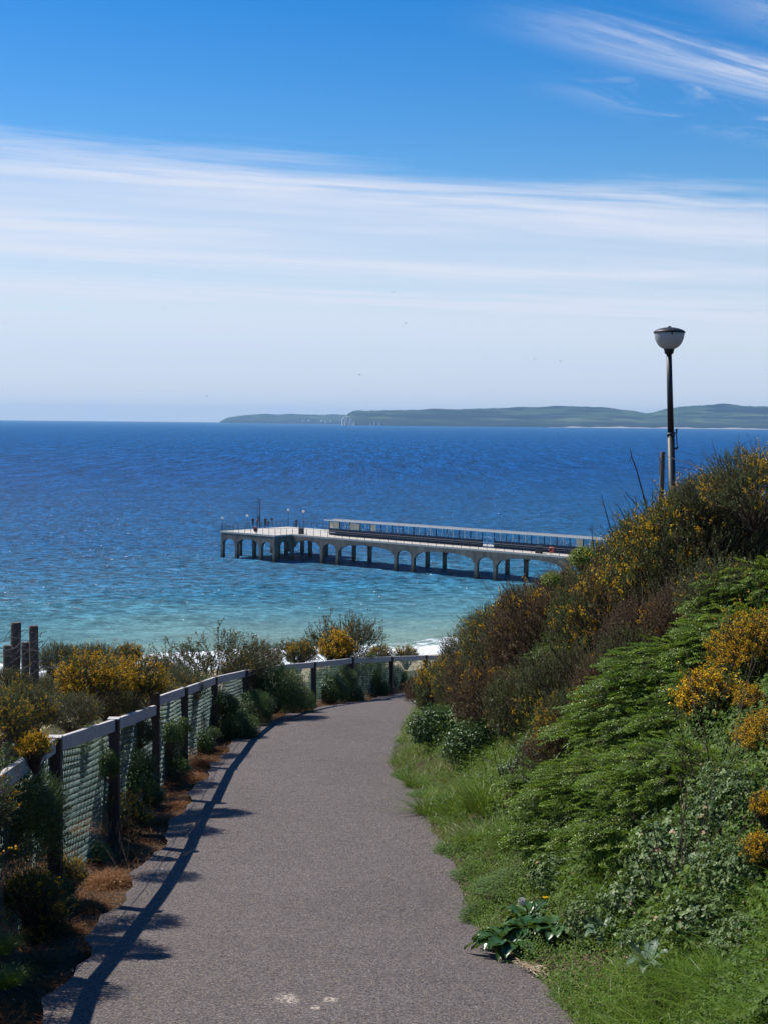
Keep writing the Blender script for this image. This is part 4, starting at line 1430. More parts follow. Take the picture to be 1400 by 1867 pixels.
# rusted chicken wire hung on them
V, F = [], []
netm = MB()
rnd = random.Random(5)
for k in range(30):
    x0, y0 = rnd.uniform(-8, 74), rnd.uniform(1165, 1262)
    p = at_y(x0, y0, 12.88)
    pts = [p]
    for j in range(4):
        p = p + Vector((rnd.uniform(.015, .05), rnd.uniform(-.02, .02), rnd.uniform(-.02, .05)))
        pts.append(p)
    netm.tube(pts, .0035, 4)
for k in range(7):
    y0 = 1172 + k * 14
    pts = [at_y(-12 + 12 * j, y0 - 3 * j + 5 * math.sin(j * 2.1 + k), 12.88 + .02 * math.sin(j + k)) for j in range(8)]
    netm.tube(pts, .003, 4)
net = netm.build('wire_netting', M['rust_wire'])
tag(net, 'loose grey wire netting hanging across the round posts', 'wire netting')

# ------------------------------------------------------------------ plants: leaf-sized faces in numpy
def unit(v):
    return v / np.maximum(np.linalg.norm(v, axis=-1, keepdims=True), 1e-9)


def rdir(n, up=0.0, rng=RNG):
    v = unit(rng.normal(size=(n, 3)))
    v[:, 2] += up
    return unit(v)


class PB:
    def __init__(self):
        self.V, self.F, self.T, self.c = [], [], [], 0

    def push(self, V, F, T):
        self.V.append(V.reshape(-1, 3))
        self.F.append(F.reshape(-1, 3) + self.c)
        self.T.append(T.ravel())
        self.c += V.size // 3

    def needles(self, P, D, L, W, T):
        n = len(P)
        S = unit(np.cross(D, rdir(n)))
        V = np.stack([P - S * (W / 2)[:, None], P + S * (W / 2)[:, None], P + D * L[:, None]], 1)
        F = np.arange(n * 3).reshape(n, 3)
        self.push(V, F, np.repeat(T, 3))

    def leaves(self, P, D, N, L, W, T, fold=0.18):
        n = len(P)
        S = unit(np.cross(D, N))
        Nn = np.cross(S, D)
        m = P + D * (L * .48)[:, None] + Nn * (fold * W)[:, None]
        V = np.stack([P, m + S * (W / 2)[:, None], P + D * L[:, None], m - S * (W / 2)[:, None]], 1)
        b = np.arange(n)[:, None] * 4
        F = np.stack([b + np.array([0, 1, 2]), b + np.array([0, 2, 3])], 1)
        self.push(V, F, np.repeat(T, 4))

    def broad(self, P, D, N, L, W, T, fold=0.16, droop=0.18):
        n = len(P)
        S = unit(np.cross(D, N))
        Nn = np.cross(S, D)

        def pt(a, s, z):
            return P + D * (L * a)[:, None] + S * (W * s)[:, None] + Nn * (W * fold * abs(s) * 2 - L * droop * a * a)[:, None]
        V = np.stack([pt(0, 0, 0), pt(.22, .42, 0), pt(.62, .46, 0), pt(1, 0, 0), pt(.62, -.46, 0), pt(.22, -.42, 0), pt(.5, 0, 0)], 1)
        b = np.arange(n)[:, None] * 7
        F = np.stack([b + np.array(t) for t in ((6, 0, 1), (6, 1, 2), (6, 2, 3), (6, 3, 4), (6, 4, 5), (6, 5, 0))], 1)
        self.push(V, F, np.repeat(T, 7))

    def blades(self, P, D, L, W, T, bend=0.6, seg=3):
        """grass blades curving over; D start direction"""
        n = len(P)
        H = D.copy()
        H[:, 2] = 0
        H = unit(H + RNG.normal(scale=.2, size=H.shape) * np.array([1, 1, 0]))
        S = unit(np.cross(D, H + np.array([0, 0, .01])))
        pts = []
        for k in range(seg + 1):
            t = k / seg
            c = P + D * (L * t)[:, None] + H * (L * bend * t * t)[:, None] - np.array([0, 0, 1.0]) * (L * bend * .55 * t * t * t)[:, None]
            w = W * (1 - t) ** .7
            if k < seg:
                pts += [c - S * (w / 2)[:, None], c + S * (w / 2)[:, None]]
            else:
                pts.append(c)
        V = np.stack(pts, 1)
        m = V.shape[1]
        b = np.arange(n)[:, None] * m
        fs = []
        for k in range(seg - 1):
            a = 2 * k
            fs += [b + np.array([a, a + 1, a + 3]), b + np.array([a, a + 3, a + 2])]
        a = 2 * (seg - 1)
        fs.append(b + np.array([a, a + 1, a + 2]))
        self.push(V, np.stack(fs, 1), np.repeat(T, m))

    def sticks(self, A, B, ra, rb, T=None):
        """thin three-sided twigs"""
        n = len(A)
        D = unit(B - A)
        S = unit(np.cross(D, np.tile(np.array([[.31, .2, .93]]), (n, 1)) + .01))
        Q = np.cross(D, S)
        ring = []
        for k in range(3):
            a = 2 * math.pi * k / 3
            o = S * math.cos(a) + Q * math.sin(a)
            ring.append(A + o * ra[:, None])
        for k in range(3):
            a = 2 * math.pi * k / 3
            o = S * math.cos(a) + Q * math.sin(a)
            ring.append(B + o * rb[:, None])
        V = np.stack(ring, 1)
        b = np.arange(n)[:, None] * 6
        fs = []
        for k in range(3):
            k2 = (k + 1) % 3
            fs += [b + np.array([k, k2, 3 + k2]), b + np.array([k, 3 + k2, 3 + k])]
        self.push(V, np.stack(fs, 1), np.repeat(T if T is not None else np.full(n, .5), 6))

    def done(self, name, mat, parent=None, kind='stuff'):
        return mesh_np(name, np.concatenate(self.V), np.concatenate(self.F), mat, parent, np.clip(np.concatenate(self.T), 0, 1), kind=kind)


def tn(n, mu=.55, sd=.2):
    return np.clip(RNG.normal(mu, sd, n), 0, 1)


def dome(n, rad, lo=.35, hi=1.0, flat=.8, zmin=-.25, lumps=6):
    """points filling an uneven dome, denser towards its skin; returns P and outward dir"""
    d = rdir(n * 3)
    d = d[d[:, 2] > zmin][:n]
    c = rdir(lumps, .5)
    w = 0.80 + 0.34 * np.max(np.clip((d @ c.T - .55) / .45, 0, 1), axis=1) + RNG.normal(0, .04, len(d))
    f = lo + (hi - lo) * RNG.random(len(d)) ** .6
    P = d * (rad * w * f)[:, None]
    P[:, 2] *= flat
    P[:, 2] += rad * .30
    return P, d


def stems_to(P, n, mat, name, parent, r0=.010, zoff=-.25, rad=1.0):
    """woody stems from the root to points in the crown"""
    k = RNG.choice(len(P), min(n, len(P)), replace=False)
    B = P[k]
    A = RNG.normal(0, .06, (len(k), 3)) * rad
    A[:, 2] = zoff
    mid = A * .45 + B * .55 + RNG.normal(0, .05, B.shape) * rad
    pb = PB()
    pb.sticks(A, mid, np.full(len(k), r0), np.full(len(k), r0 * .65))
    pb.sticks(mid, B, np.full(len(k), r0 * .65), np.full(len(k), r0 * .3))
    return pb.done(name, mat, parent)


def make_gorse(rad, shoots, flower=.3, dry=.15, spiky=.35, nl=.026, seed=0, mat='gorse', upness=.7):
    t = thing('gorse_bush', 'x', 'bush')
    P, d = dome(shoots, rad, .45, 1.0, .85)
    D = unit(d * .9 + np.array([0, 0, upness]) + RNG.normal(0, spiky, d.shape))
    L = RNG.uniform(.07, .17, len(P)) * (rad / .8) ** .4
    long_ = RNG.random(len(P)) < .12
    L = np.where(long_, L * 2.5, L)
    K = 30
    s = RNG.random((len(P), K)) ** .85
    base = P[:, None, :] + D[:, None, :] * (s * L[:, None])[..., None]
    nd = unit(RNG.normal(size=(len(P), K, 3)))
    nd = unit(nd - (nd * D[:, None, :]).sum(-1, keepdims=True) * D[:, None, :] * .5 + D[:, None, :] * .55)
    depth = (np.linalg.norm(P, axis=1) / rad)
    sh_t = np.clip(RNG.normal(.56, .14, len(P)), 0, 1)
    sh_t = np.where(RNG.random(len(P)) < dry, RNG.uniform(0, .25, len(P)), sh_t)
    tt = np.clip(sh_t[:, None] + RNG.normal(0, .08, (len(P), K)) + (s - .5) * .10, 0, 1)
    pb = PB()
    n = len(P) * K
    pb.needles(base.reshape(n, 3), nd.reshape(n, 3), RNG.uniform(.7, 1.3, n) * nl * (1.25 - .5 * s.ravel()), RNG.uniform(.20, .34, n) * nl, tt.ravel())
    pb.done('foliage', M[mat], t)
    sp = PB()
    sp.sticks(P - D * .12, P + D * L[:, None], np.full(len(P), .0035), np.full(len(P), .0012))
    sp.done('twigs', M['stem'], t)
    stems_to(P, 70, M['stem'], 'stems', t, .010, -.3, rad)
    if flower > 0:
        cc = rdir(9, .6)
        near = np.max(d @ cc.T, axis=1)
        pr = np.clip((near - .84) * 6, 0, 1) * flower * 1.7 + max(flower - .32, 0) * .25 + flower * .03
        on = np.where((RNG.random(len(P)) < pr) & (depth > .5))[0]
        fb = PB()
        for rep in range(9):
            q = RNG.uniform(.45, 1.0, len(on))
            p = P[on] + D[on] * (L[on] * q)[:, None] + RNG.normal(0, .012, (len(on), 3))
            fd = unit(RNG.normal(size=p.shape) + D[on] * .6 + np.array([0, 0, .3]))
            ft = np.clip(RNG.normal(.52, .2, len(on)) + (sh_t[on] - .5) * .4, 0, 1)
            for z in range(2):
                fb.leaves(p, unit(fd + RNG.normal(0, .35, fd.shape)), rdir(len(on)), RNG.uniform(.015, .022, len(on)), RNG.uniform(.012, .018, len(on)), ft, .3)
        if len(on):
            fb.done('flowers', M['flower'], t)
    return t


def make_coton(rad, sprays=420, mat='coton', ll=.024, lean=(-.55, -.35, -.42)):
    t = thing('evergreen_shrub', 'x', 'shrub')
    P, d = dome(sprays, rad, .40, 1.0, .62, -.2, 7)
    D = unit(d * np.array([1, 1, .35]) + np.array(lean) * .9 + RNG.normal(0, .22, d.shape))
    D[:, 2] = np.clip(D[:, 2], -.75, .45)
    D = unit(D)
    side = unit(np.cross(D, np.array([0, 0, 1.0]) + RNG.normal(0, .18, D.shape)))
    N = np.cross(side, D)
    L = RNG.uniform(.20, .42, len(P))
    pb, sb = PB(), PB()
    sb.sticks(P - D * .10, P + D * L[:, None], np.full(len(P), .004), np.full(len(P), .0015))
    st = np.clip(RNG.normal(.5, .14, len(P)), 0, 1)
    for j in range(11):
        q = .08 + .9 * j / 10
        for sg in (-1, 1):
            A = P + D * (L * q)[:, None]
            tl2 = L * (.46 * (1 - q * .75)) * RNG.uniform(.6, 1.2, len(P))
            TD = unit(D * .75 + side * sg * .9 + RNG.normal(0, .10, D.shape) - N * .08)
            sb.sticks(A, A + TD * tl2[:, None], np.full(len(P), .0018), np.full(len(P), .0008))
            for k in range(7):
                s = (k + .5) / 7
                p = A + TD * (tl2 * s)[:, None] + RNG.normal(0, .003, A.shape)
                ld = unit(TD * .5 + np.cross(N, TD) * (1 if k % 2 else -1) * .9 + N * .25 + RNG.normal(0, .25, A.shape))
                pb.leaves(p, ld, unit(N + RNG.normal(0, .4, N.shape)), RNG.uniform(.75, 1.25, len(P)) * ll, RNG.uniform(.55, .8, len(P)) * ll, np.clip(st + RNG.normal(0, .13, len(P)) + s * .12, 0, 1), .15)
    pb.done('foliage', M[mat], t)
    sb.done('twigs', M['stem'], t)
    stems_to(P, 50, M['stem'], 'stems', t, .009, -.3, rad)
    return t


def make_broadleaf(rad, n=2600, mat='bramble', ll=.048, ww=.036, flat=.7, zmin=-.25, name='bramble_thicket', up=.55, trio=True):
    t = thing(name, 'x', 'shrub')
    m = n // 3 if trio else n
    P, d = dome(m, rad, .45, 1.0, flat, zmin, 8)
    out = unit(d + np.array([0, 0, up]) + RNG.normal(0, .45, d.shape))
    D = unit(np.cross(out, RNG.normal(size=d.shape)) + d * .25 - np.array([0, 0, .25]))
    st = tn(m, .52, .2)
    pb, sb = PB(), PB()
    if trio:
        S = unit(np.cross(D, out))
        for k, a in enumerate((0, 1.25, -1.25)):
            dd = unit(D * math.cos(a) + S * math.sin(a))
            sz = RNG.uniform(.75, 1.3, m) * (1.1 if k == 0 else .85)
            pb.broad(P + dd * .006, dd, unit(out + RNG.normal(0, .15, out.shape)), ll * sz, ww * sz, np.clip(st + RNG.normal(0, .06, m), 0, 1))
    else:
        sz = RNG.uniform(.6, 1.35, m)
        pb.broad(P, D, out, ll * sz, ww * sz, st)
    pb.done('foliage', M[mat], t)
    sb.sticks(P, P - d * .09 - np.array([0, 0, .05]), np.full(m, .0018), np.full(m, .0026))
    sb.done('leaf_stalks', M['greenstem'], t)
    stems_to(P, 60, M['stem'], 'stems', t, .006, -.25, rad)
    return t


def make_twiggy(rad, height, nst=26, leaf=.026, mat='olive', dens=1.0, lv=.55):
    """open shrub of brown rising stems with small leaves near the tips"""
    t = thing('twiggy_shrub', 'x', 'shrub')
    A0, B0, R0, R1 = [], [], [], []
    tips, tdir = [], []

    def grow(p, d, L, r_, lev):
        p2 = p + d * L
        A0.append(p)
        B0.append(p2)
        R0.append(r_)
        R1.append(r_ * .7)
        if lev == 0:
            tips.append(p2)
            tdir.append(d)
            return
        for k in range(RNG.integers(2, 4)):
            dd = unit(d + RNG.normal(0, .36, 3) + np.array([0, 0, .10]))
            grow(p2, dd, L * RNG.uniform(.55, .85), r_ * .68, lev - 1)
        if lev == 1:
            tips.append(p2)
            tdir.append(d)
    for i in range(nst):
        a = RNG.uniform(0, 2 * math.pi)
        q = RNG.uniform(0, 1) ** .5
        d = unit(np.array([math.cos(a) * q * rad, math.sin(a) * q * rad, height * .55]))
        grow(np.array([math.cos(a) * q * rad * .25, math.sin(a) * q * rad * .25, -.2]), d, height * RNG.uniform(.26, .40), .008, 3)
    A0, B0 = np.array(A0), np.array(B0)
    sb = PB()
    sb.sticks(A0, B0, np.array(R0), np.array(R1))
    sb.done('twigs', M['stem'], t)
    tips, tdir = np.array(tips), np.array(tdir)
    pb = PB()
    for k in range(int(9 * dens)):
        keep = RNG.random(len(tips)) < lv
        p = tips[keep] - tdir[keep] * RNG.uniform(0, .14, keep.sum())[:, None] + RNG.normal(0, .008, (keep.sum(), 3))
        d = unit(tdir[keep] * .6 + RNG.normal(size=p.shape) * .8 + np.array([0, 0, .2]))
        pb.leaves(p, d, rdir(len(p), .4), RNG.uniform(.6, 1.3, len(p)) * leaf, RNG.uniform(.6, 1.2, len(p)) * leaf * .5, tn(len(p), .55, .24))
    pb.done('foliage', M[mat], t)
    return t


def make_tuft(rad, n, L, W, mat='grass', bend=.55, spread=.5, name='grass_tuft', cat='grass'):
    t = thing(name, 'x', cat)
    a = RNG.uniform(0, 2 * math.pi, n)
    q = RNG.random(n) ** .6
    P = np.stack([np.cos(a) * q * rad, np.sin(a) * q * rad, np.full(n, -.06)], 1)
    D = unit(np.stack([np.cos(a) * q * spread, np.sin(a) * q * spread, np.full(n, .8)], 1) + RNG.normal(0, .22, (n, 3)))
    pb = PB()
    pb.blades(P, D, RNG.uniform(.45, 1.15, n) * L, RNG.uniform(.6, 1.3, n) * W, tn(n, .52, .2), bend)
    pb.done('blades', M[mat], t)
    return t


def make_dry(rad, n=900):
    t = thing('dry_grass_clump', 'x', 'dry grass')
    P, d = dome(n, rad, .1, .9, .42, .0, 4)
    P[:, 2] -= rad * .25
    D = unit(d + RNG.normal(0, .5, d.shape) + np.array([0, 0, .25]))
    pb = PB()
    pb.blades(P, D, RNG.uniform(.06, .19, n), RNG.uniform(.003, .008, n), tn(n, .5, .22), .9)
    pb.done('dead_blades', M['drygrass'], t)
    return t


def make_dock(nl=16, L=.24, mat='dock', name='dock_plant', cat='weed', up=.5):
    t = thing(name, 'x', cat)
    a = np.arange(nl) * 2.4 + RNG.normal(0, .2, nl)
    for i in range(nl):
        pb = PB()
        el = RNG.uniform(.15, up)
        sz = L * RNG.uniform(.7, 1.15)
        seg = 6
        d = np.array([math.cos(a[i]), math.sin(a[i]), 0])
        s = np.array([-math.sin(a[i]), math.cos(a[i]), 0])
        V = []
        for k in range(seg + 1):
            q = k / seg
            c = d * (.04 + sz * q * math.cos(el)) + np.array([0, 0, sz * (math.sin(el) * 1.6 * q - .95 * q * q * (1 - el * .6)) + .03])
            w = sz * .24 * (math.sin(min(1, q * 1.02 + .06) * math.pi) ** .65 + .03) * (1 + .12 * math.sin(k * 2.7 + i))
            wave = .010 * math.sin(k * 2.2 + i)
            V += [c - s * w + np.array([0, 0, .02 + wave]), c, c + s * w + np.array([0, 0, .02 - wave])]
        V = np.array(V)
        F = []
        for k in range(seg):
            b = 3 * k
            F += [[b, b + 1, b + 4], [b, b + 4, b + 3], [b + 1, b + 2, b + 5], [b + 1, b + 5, b + 4]]
        pb.push(V, np.array(F), np.full(len(V), float(np.clip(RNG.normal(.55, .2), 0, 1))))
        pb.done('leaf', M[mat], t, kind=None)
    return t


# prototypes, one per kind of plant; the first placing uses the prototype itself
PROTO = {
    'gorse': make_gorse(.85, 2100, .30, .18),
    'gorse2': make_gorse(.85, 2100, .08, .34, .5),
    'gorse_fl': make_gorse(.60, 1300, 1.0, .25, .3),
    'gorse_dry': make_gorse(.80, 1800, .06, .1, .6, .026, mat='gorse_dry'),
    'gorse_small': make_gorse(.45, 800, .22, .2, .4),
    'gorse_fl_small': make_gorse(.30, 480, 1.3, .35, .3),
    'coton': make_coton(.85, 430),
    'coton2': make_coton(.60, 260, lean=(-.7, -.2, -.5)),
    'bramble': make_broadleaf(.80, 3900),
    'bramble2': make_broadleaf(.50, 2100, ll=.040, ww=.032),
    'mat': make_broadleaf(.45, 4200, 'cover', .017, .012, .5, -.1, 'low_mat_plant', .8, False),
    'ivy': make_broadleaf(.60, 3000, 'ivy', .045, .040, .9, -.5, 'ivy_clump', .3, False),
    'laurel': make_broadleaf(.85, 6500, 'ivy', .040, .020, .85, -.5, 'dark_green_shrub', .4, False),
    'lime': make_broadleaf(.40, 1800, 'lime', .035, .018, .8, -.2, 'lime_green_shrub', .6, False),
    'twiggy': make_twiggy(.95, 1.35, 62, .034, dens=2.0),
    'twiggy2': make_twiggy(.9, 1.2, 44, .036, dens=2.4, lv=.7),
    'tuft': make_tuft(.20, 520, .42, .007),
    'tuft_long': make_tuft(.16, 420, .62, .008, bend=.75),
    'dry': make_dry(.32, 1500),
    'dock': make_dock(30, .23),
    'alex': make_dock(12, .20, 'pale', 'grey_green_weed', 'weed', .9),
    'dandy': make_dock(26, .17, 'dock', 'dandelion_plant', 'weed', .6),
}
PRAD = {'gorse': .85, 'gorse2': .85, 'gorse_fl': .6, 'gorse_dry': .8, 'gorse_small': .45, 'gorse_fl_small': .3, 'coton': .85, 'coton2': .6, 'bramble': .8, 'bramble2': .5, 'mat': .45,
        'ivy': .6, 'laurel': .85, 'lime': .4, 'twiggy': .95, 'twiggy2': .9, 'tuft': .32, 'tuft_long': .4, 'dry': .32, 'dock': .26, 'alex': .2, 'dandy': .18}
PNAME = {'gorse': ('gorse_bush', 'bush', 'gorse bushes'), 'coton': ('evergreen_shrub', 'shrub', 'small-leaved evergreen shrubs'), 'bramble': ('bramble_thicket', 'bramble', 'bramble thickets'),
         'mat': ('low_mat_plant', 'ground plant', 'low mat plants'), 'ivy': ('ivy_clump', 'ivy', 'ivy clumps'), 'laurel': ('dark_green_shrub', 'shrub', 'dark green shrubs by the fence'),
         'lime': ('lime_green_shrub', 'shrub', 'lime green shrubs'), 'twiggy': ('twiggy_shrub', 'shrub', 'twiggy shrubs'), 'tuft': ('grass_tuft', 'grass tuft', 'grass tufts'),
         'dry': ('dry_grass_clump', 'dry grass', 'dry grass clumps by the fence'), 'dock': ('dock_plant', 'weed', 'broad-leaved weeds'), 'alex': ('grey_green_weed', 'weed', 'grey-green weeds'), 'dandy': ('dandelion_plant', 'weed', 'dandelions')}
USED = {}
BANK_GROW = 1.32


def plant(kind, px, py, rpx, label, y=None, hc=.35, zs=1.0, dz=0.0, cat=None):
    """a plant whose crown shows at photo pixel (px, py) with about rpx pixels radius"""
    if y is not None and px < 790 and y >= 10.5:
        y = float(np.interp(y, [0, 10.5, 12.4, 14.3, 16.3, 18.3, 20.5, 22.9, 25.5, 28.4, 31.5, 34.3, 36.5, 40], [0, 10.5, 12.9, 15.5, 18, 20.8, 23.3, 25.5, 27.6, 30, 32.6, 35, 37, 40.5]))
    if y is None and kind not in ('dry', 'dandy', 'dock', 'alex'):
        rpx = rpx * BANK_GROW
    if y is not None:
        p = at_y(px, py, y)
        rad = rpx * y / FPX
        loc = Vector((p.x, p.y, p.z - rad * .3 * zs))
    else:
        q = root_for(px, py, .15)
        rad = rpx * q.y / FPX
        q = root_for(px, py, rad * hc)
        rad = rpx * q.y / FPX
        loc = q
    loc.z += dz
    proto = PROTO[kind]
    if kind not in USED:
        USED[kind] = True
        o = proto
    else:
        o = copy_tree(proto)
    s = rad / PRAD[kind]
    if kind.startswith('gorse') and y is None and 'fl' not in kind:
        zs *= random.uniform(1.05, 1.45)
    o.location = loc
    u1, u2 = random.uniform(.9, 1.25), random.uniform(.85, 1.1)
    if kind == 'mat':
        u1, u2, zs = random.uniform(1.2, 2.0), random.uniform(1.1, 1.8), random.uniform(.20, .38)
        o.location.x += .14
        o.location.z -= .04
    o.scale = (s * u1, s * u2, s * zs)
    o.rotation_euler = (random.uniform(-.08, .08), random.uniform(-.08, .08), random.uniform(-.5, .5) if kind.startswith('coton') else random.uniform(0, 6.28))
    base = [k for k in PNAME if kind.startswith(k)]
    nm, ct_, gr = PNAME[base[0]]
    o.name = nm
    tag(o, label, cat or ct_, gr)
    return o


# --- silhouette of the bank, from the lamp down to the bend
plant('gorse', 1375, 905, 95, 'spiky gorse bush with orange tips at the top of the bank, by the picture edge', 14.0)
plant('gorse2', 1290, 925, 70, 'spiky gorse bush under the dark wire on the skyline', 15.5)
plant('gorse', 1255, 975, 78, 'gorse bush with yellow flowers hiding the foot of the street lamp', 17.0)
plant('gorse2', 1185, 1000, 66, 'gorse bush beneath the wooden pole, its flowers bright yellow', 18.5)
plant('gorse', 1110, 1050, 70, 'gorse bush on the skyline just before the pier shelter disappears', 20.0)
plant('gorse_dry', 1030, 1092, 62, 'brown gorse bush below the lime green shrub', 21.5)
plant('gorse2', 960, 1125, 66, 'dark gorse bush covering the landward pier legs', 23.0)
plant('gorse', 905, 1155, 60, 'dark gorse bush poking over the breaking waves', 24.0)
plant('gorse2', 850, 1205, 55, 'gorse bush at the corner of the bank nearest the white surf', 25.5)
plant('gorse', 808, 1240, 44, 'gorse bush touching the far end of the fence', 27.0)
plant('lime', 1064, 1022, 32, 'lime green shrub on the skyline against the pier deck', 19.6)
plant('lime', 1006, 1062, 24, 'small lime green shrub on the skyline over the last pier arch', 21.2)
plant('lime', 975, 1085, 16, 'tiny lime green shrub between the brown gorse and the pier legs', 22.2)
plant('gorse_fl_small', 1138, 992, 22, 'small flowering gorse with bright yellow blooms beside the bare twigs', 19.0)
plant('gorse_fl_small', 1212, 935, 20, 'small flowering gorse at the foot of the wooden pole', 17.6)
# --- upper face of the bank
plant('gorse2', 1330, 1010, 95, 'large dark gorse bush on the upper bank below the wire')
plant('gorse_dry', 1385, 990, 60, 'brown gorse bush on the upper bank at the picture edge')
plant('gorse', 1235, 1070, 95, 'large gorse bush with scattered orange flowers in the middle of the upper bank')
plant('gorse_dry', 1150, 1120, 80, 'dry brown gorse bush on the bank under the skyline')
plant('gorse2', 1330, 1120, 80, 'dark gorse bush above the bright evergreen shrubs')
plant('gorse', 1085, 1160, 78, 'gorse bush half brown in the middle of the bank')
plant('gorse_dry', 1000, 1190, 75, 'dead looking brown gorse bush on the bank above the path bend')
plant('gorse2', 930, 1225, 70, 'dark gorse bush above the ivy at the bend of the path')
plant('gorse_dry', 880, 1262, 55, 'brown and orange gorse bush close to the path bend')
plant('gorse_small', 800, 1290, 40, 'small gorse bush with orange flowers at the inside of the bend')
plant('gorse_dry', 775, 1272, 26, 'small brown gorse bush right beside the far end of the path')
plant('gorse_dry', 1190, 1190, 62, 'dry brown gorse bush between the large gorse and the evergreen shrubs')
plant('gorse_dry', 1110, 1275, 60, 'patch of dead brown gorse in the middle of the bank')
plant('gorse2', 1020, 1285, 60, 'dark gorse bush on the seaward side of the dead brown patch')
plant('coton2', 1055, 1195, 48, 'small bright green shrub among brown gorse on the mid bank')
plant('gorse_dry', 905, 1305, 56, 'brown gorse bush above the ivy half way along the visible bank')
plant('gorse2', 960, 1320, 60, 'dark gorse bush with a few flowers over the small pale brambles')
plant('gorse', 1040, 1350, 52, 'gorse bush between the dead brown patch and the grassy verge')
plant('gorse2', 850, 1285, 44, 'dark gorse bush over the tarmac edge just before the bend')
plant('gorse_dry', 1000, 1395, 40, 'low brown gorse bush beside the dark bare sapling')
plant('gorse_dry', 1260, 1150, 60, 'brown gorse bush above the highest evergreen sprays')
plant('gorse2', 1150, 1240, 52, 'dark gorse bush at the upper edge of the evergreen shrubs')
# --- bright evergreen shrubs
plant('coton', 1385, 1090, 75, 'evergreen shrub at the picture edge, highest of the bright green ones')
plant('coton', 1340, 1185, 85, 'evergreen shrub behind the tall orange gorse')
plant('coton', 1245, 1240, 85, 'evergreen shrub with layered sprays above the flowering gorse clump')
plant('coton', 1165, 1330, 85, 'evergreen shrub beside the dead brown gorse patch')
plant('coton2', 1270, 1330, 62, 'evergreen shrub next to the orange gorse clump in the middle of the bank')
plant('coton', 1235, 1430, 90, 'evergreen shrub with dark gaps below the orange gorse clump')
plant('coton', 1110, 1450, 85, 'evergreen shrub above the long grass near the path')
plant('coton2', 1170, 1520, 70, 'low evergreen shrub between long grass and brambles')
plant('coton2', 1040, 1530, 66, 'low yellowish evergreen shrub near the path edge')
plant('coton2', 1310, 1270, 60, 'evergreen shrub directly under the tall orange gorse')
plant('coton2', 1000, 1440, 48, 'small evergreen shrub behind the dark bare sapling')
# --- flowering gorse against the picture edge
plant('gorse_fl', 1380, 1225, 62, 'tall gorse bush full of orange yellow flowers at the picture edge', dz=.12)
plant('gorse_fl_small', 1292, 1330, 46, 'rounded gorse clump covered in orange yellow flowers amid the evergreens', dz=.16)
plant('gorse_fl_small', 1365, 1325, 24, 'small orange gorse clump beside the rounded flowering clump', dz=.14)
plant('gorse_fl', 1400, 1400, 44, 'brown and orange flowering gorse above the brambles at the picture edge', dz=.12)
plant('gorse_fl_small', 1395, 1560, 24, 'flowering gorse clump rising from the brambles at the picture edge', dz=.24)
plant('gorse_fl_small', 1388, 1645, 26, 'lowest flowering gorse clump, bright yellow among bramble leaves', dz=.24)
# --- brambles
plant('bramble', 1350, 1480, 95, 'bramble thicket with grey green leaves under the edge gorse')
plant('bramble', 1270, 1570, 95, 'bramble thicket in the middle of the lower bank')
plant('bramble', 1370, 1600, 90, 'bramble thicket around the lowest gorse flowers')
plant('bramble2', 1190, 1640, 70, 'bramble thicket beside the long grass tuft')
plant('bramble2', 1290, 1690, 75, 'bramble thicket with pale dead leaves on the lower bank')
plant('bramble2', 1195, 1730, 62, 'bramble thicket with pinkish leaves above the grey-green weed')
plant('bramble2', 1370, 1720, 62, 'bramble thicket low at the picture edge')
plant('bramble2', 1090, 1690, 58, 'bramble thicket next to the dandelion plant')
plant('bramble2', 1020, 1600, 52, 'bramble thicket behind the dandelion flower')
plant('bramble2', 985, 1365, 34, 'bramble thicket with small pale leaves on the mid bank')
plant('bramble2', 890, 1345, 36, 'bramble thicket at the foot of the brown gorse')
plant('bramble2', 850, 1312, 36, 'bramble thicket beside the orange gorse at the bend')
plant('bramble2', 960, 1405, 34, 'bramble thicket above the grassy verge')
plant('ivy', 800, 1335, 42, 'ivy clump spilling to the path just before the bend')
plant('ivy', 865, 1365, 44, 'ivy clump above the grassy part of the verge')
# --- low plants along the path edge
plant('mat', 745, 1395, 34, 'low mat plant with brownish stems at the narrowest part of the path')
plant('mat', 785, 1430, 36, 'low mat plant edging the path above the grass verge')
plant('mat', 835, 1530, 42, 'low mat plant with orange flowers next to the path')
plant('mat', 885, 1570, 48, 'low mat plant between path and evergreen shrub')
plant('mat', 900, 1640, 60, 'dense dark green mat plant behind the dandelion seed head')
plant('mat', 960, 1590, 56, 'low mat plant uphill of the dense dark mat')
plant('mat', 1010, 1660, 42, 'low mat plant behind the dandelion leaves')
plant('mat', 1055, 1790, 56, 'low mat plant at the lower corner of the path')
plant('mat', 1120, 1840, 60, 'low mat plant nearest the viewer beside the path')
plant('mat', 1010, 1768, 32, 'low mat plant by the straw at the path edge')
plant('tuft', 800, 1460, 42, 'grass tuft at the path edge by the ivy')
plant('tuft', 850, 1455, 50, 'grass tuft uphill of the path edge tuft')
plant('tuft', 900, 1445, 56, 'grass tuft behind the dark bare sapling')
plant('tuft', 880, 1515, 44, 'grass tuft in front of the dark bare sapling')
plant('tuft', 945, 1515, 52, 'grass tuft above the small orange flowers')
plant('tuft_long', 1110, 1600, 60, 'long arching grass tuft on the bank above the dandelions')
plant('tuft_long', 1160, 1660, 50, 'long grass tuft in front of the brambles')
plant('tuft_long', 1345, 1790, 66, 'tall grass tuft low at the picture edge')
plant('tuft_long', 1260, 1790, 56, 'tall grass tuft behind the grey-green weed')
plant('tuft_long', 1400, 1840, 60, 'tall grass tuft in the lowest corner of the bank')
plant('tuft', 1190, 1860, 56, 'grass tuft at the bottom of the picture')
plant('tuft', 760, 1420, 24, 'small grass tuft by the narrowest part of the path')
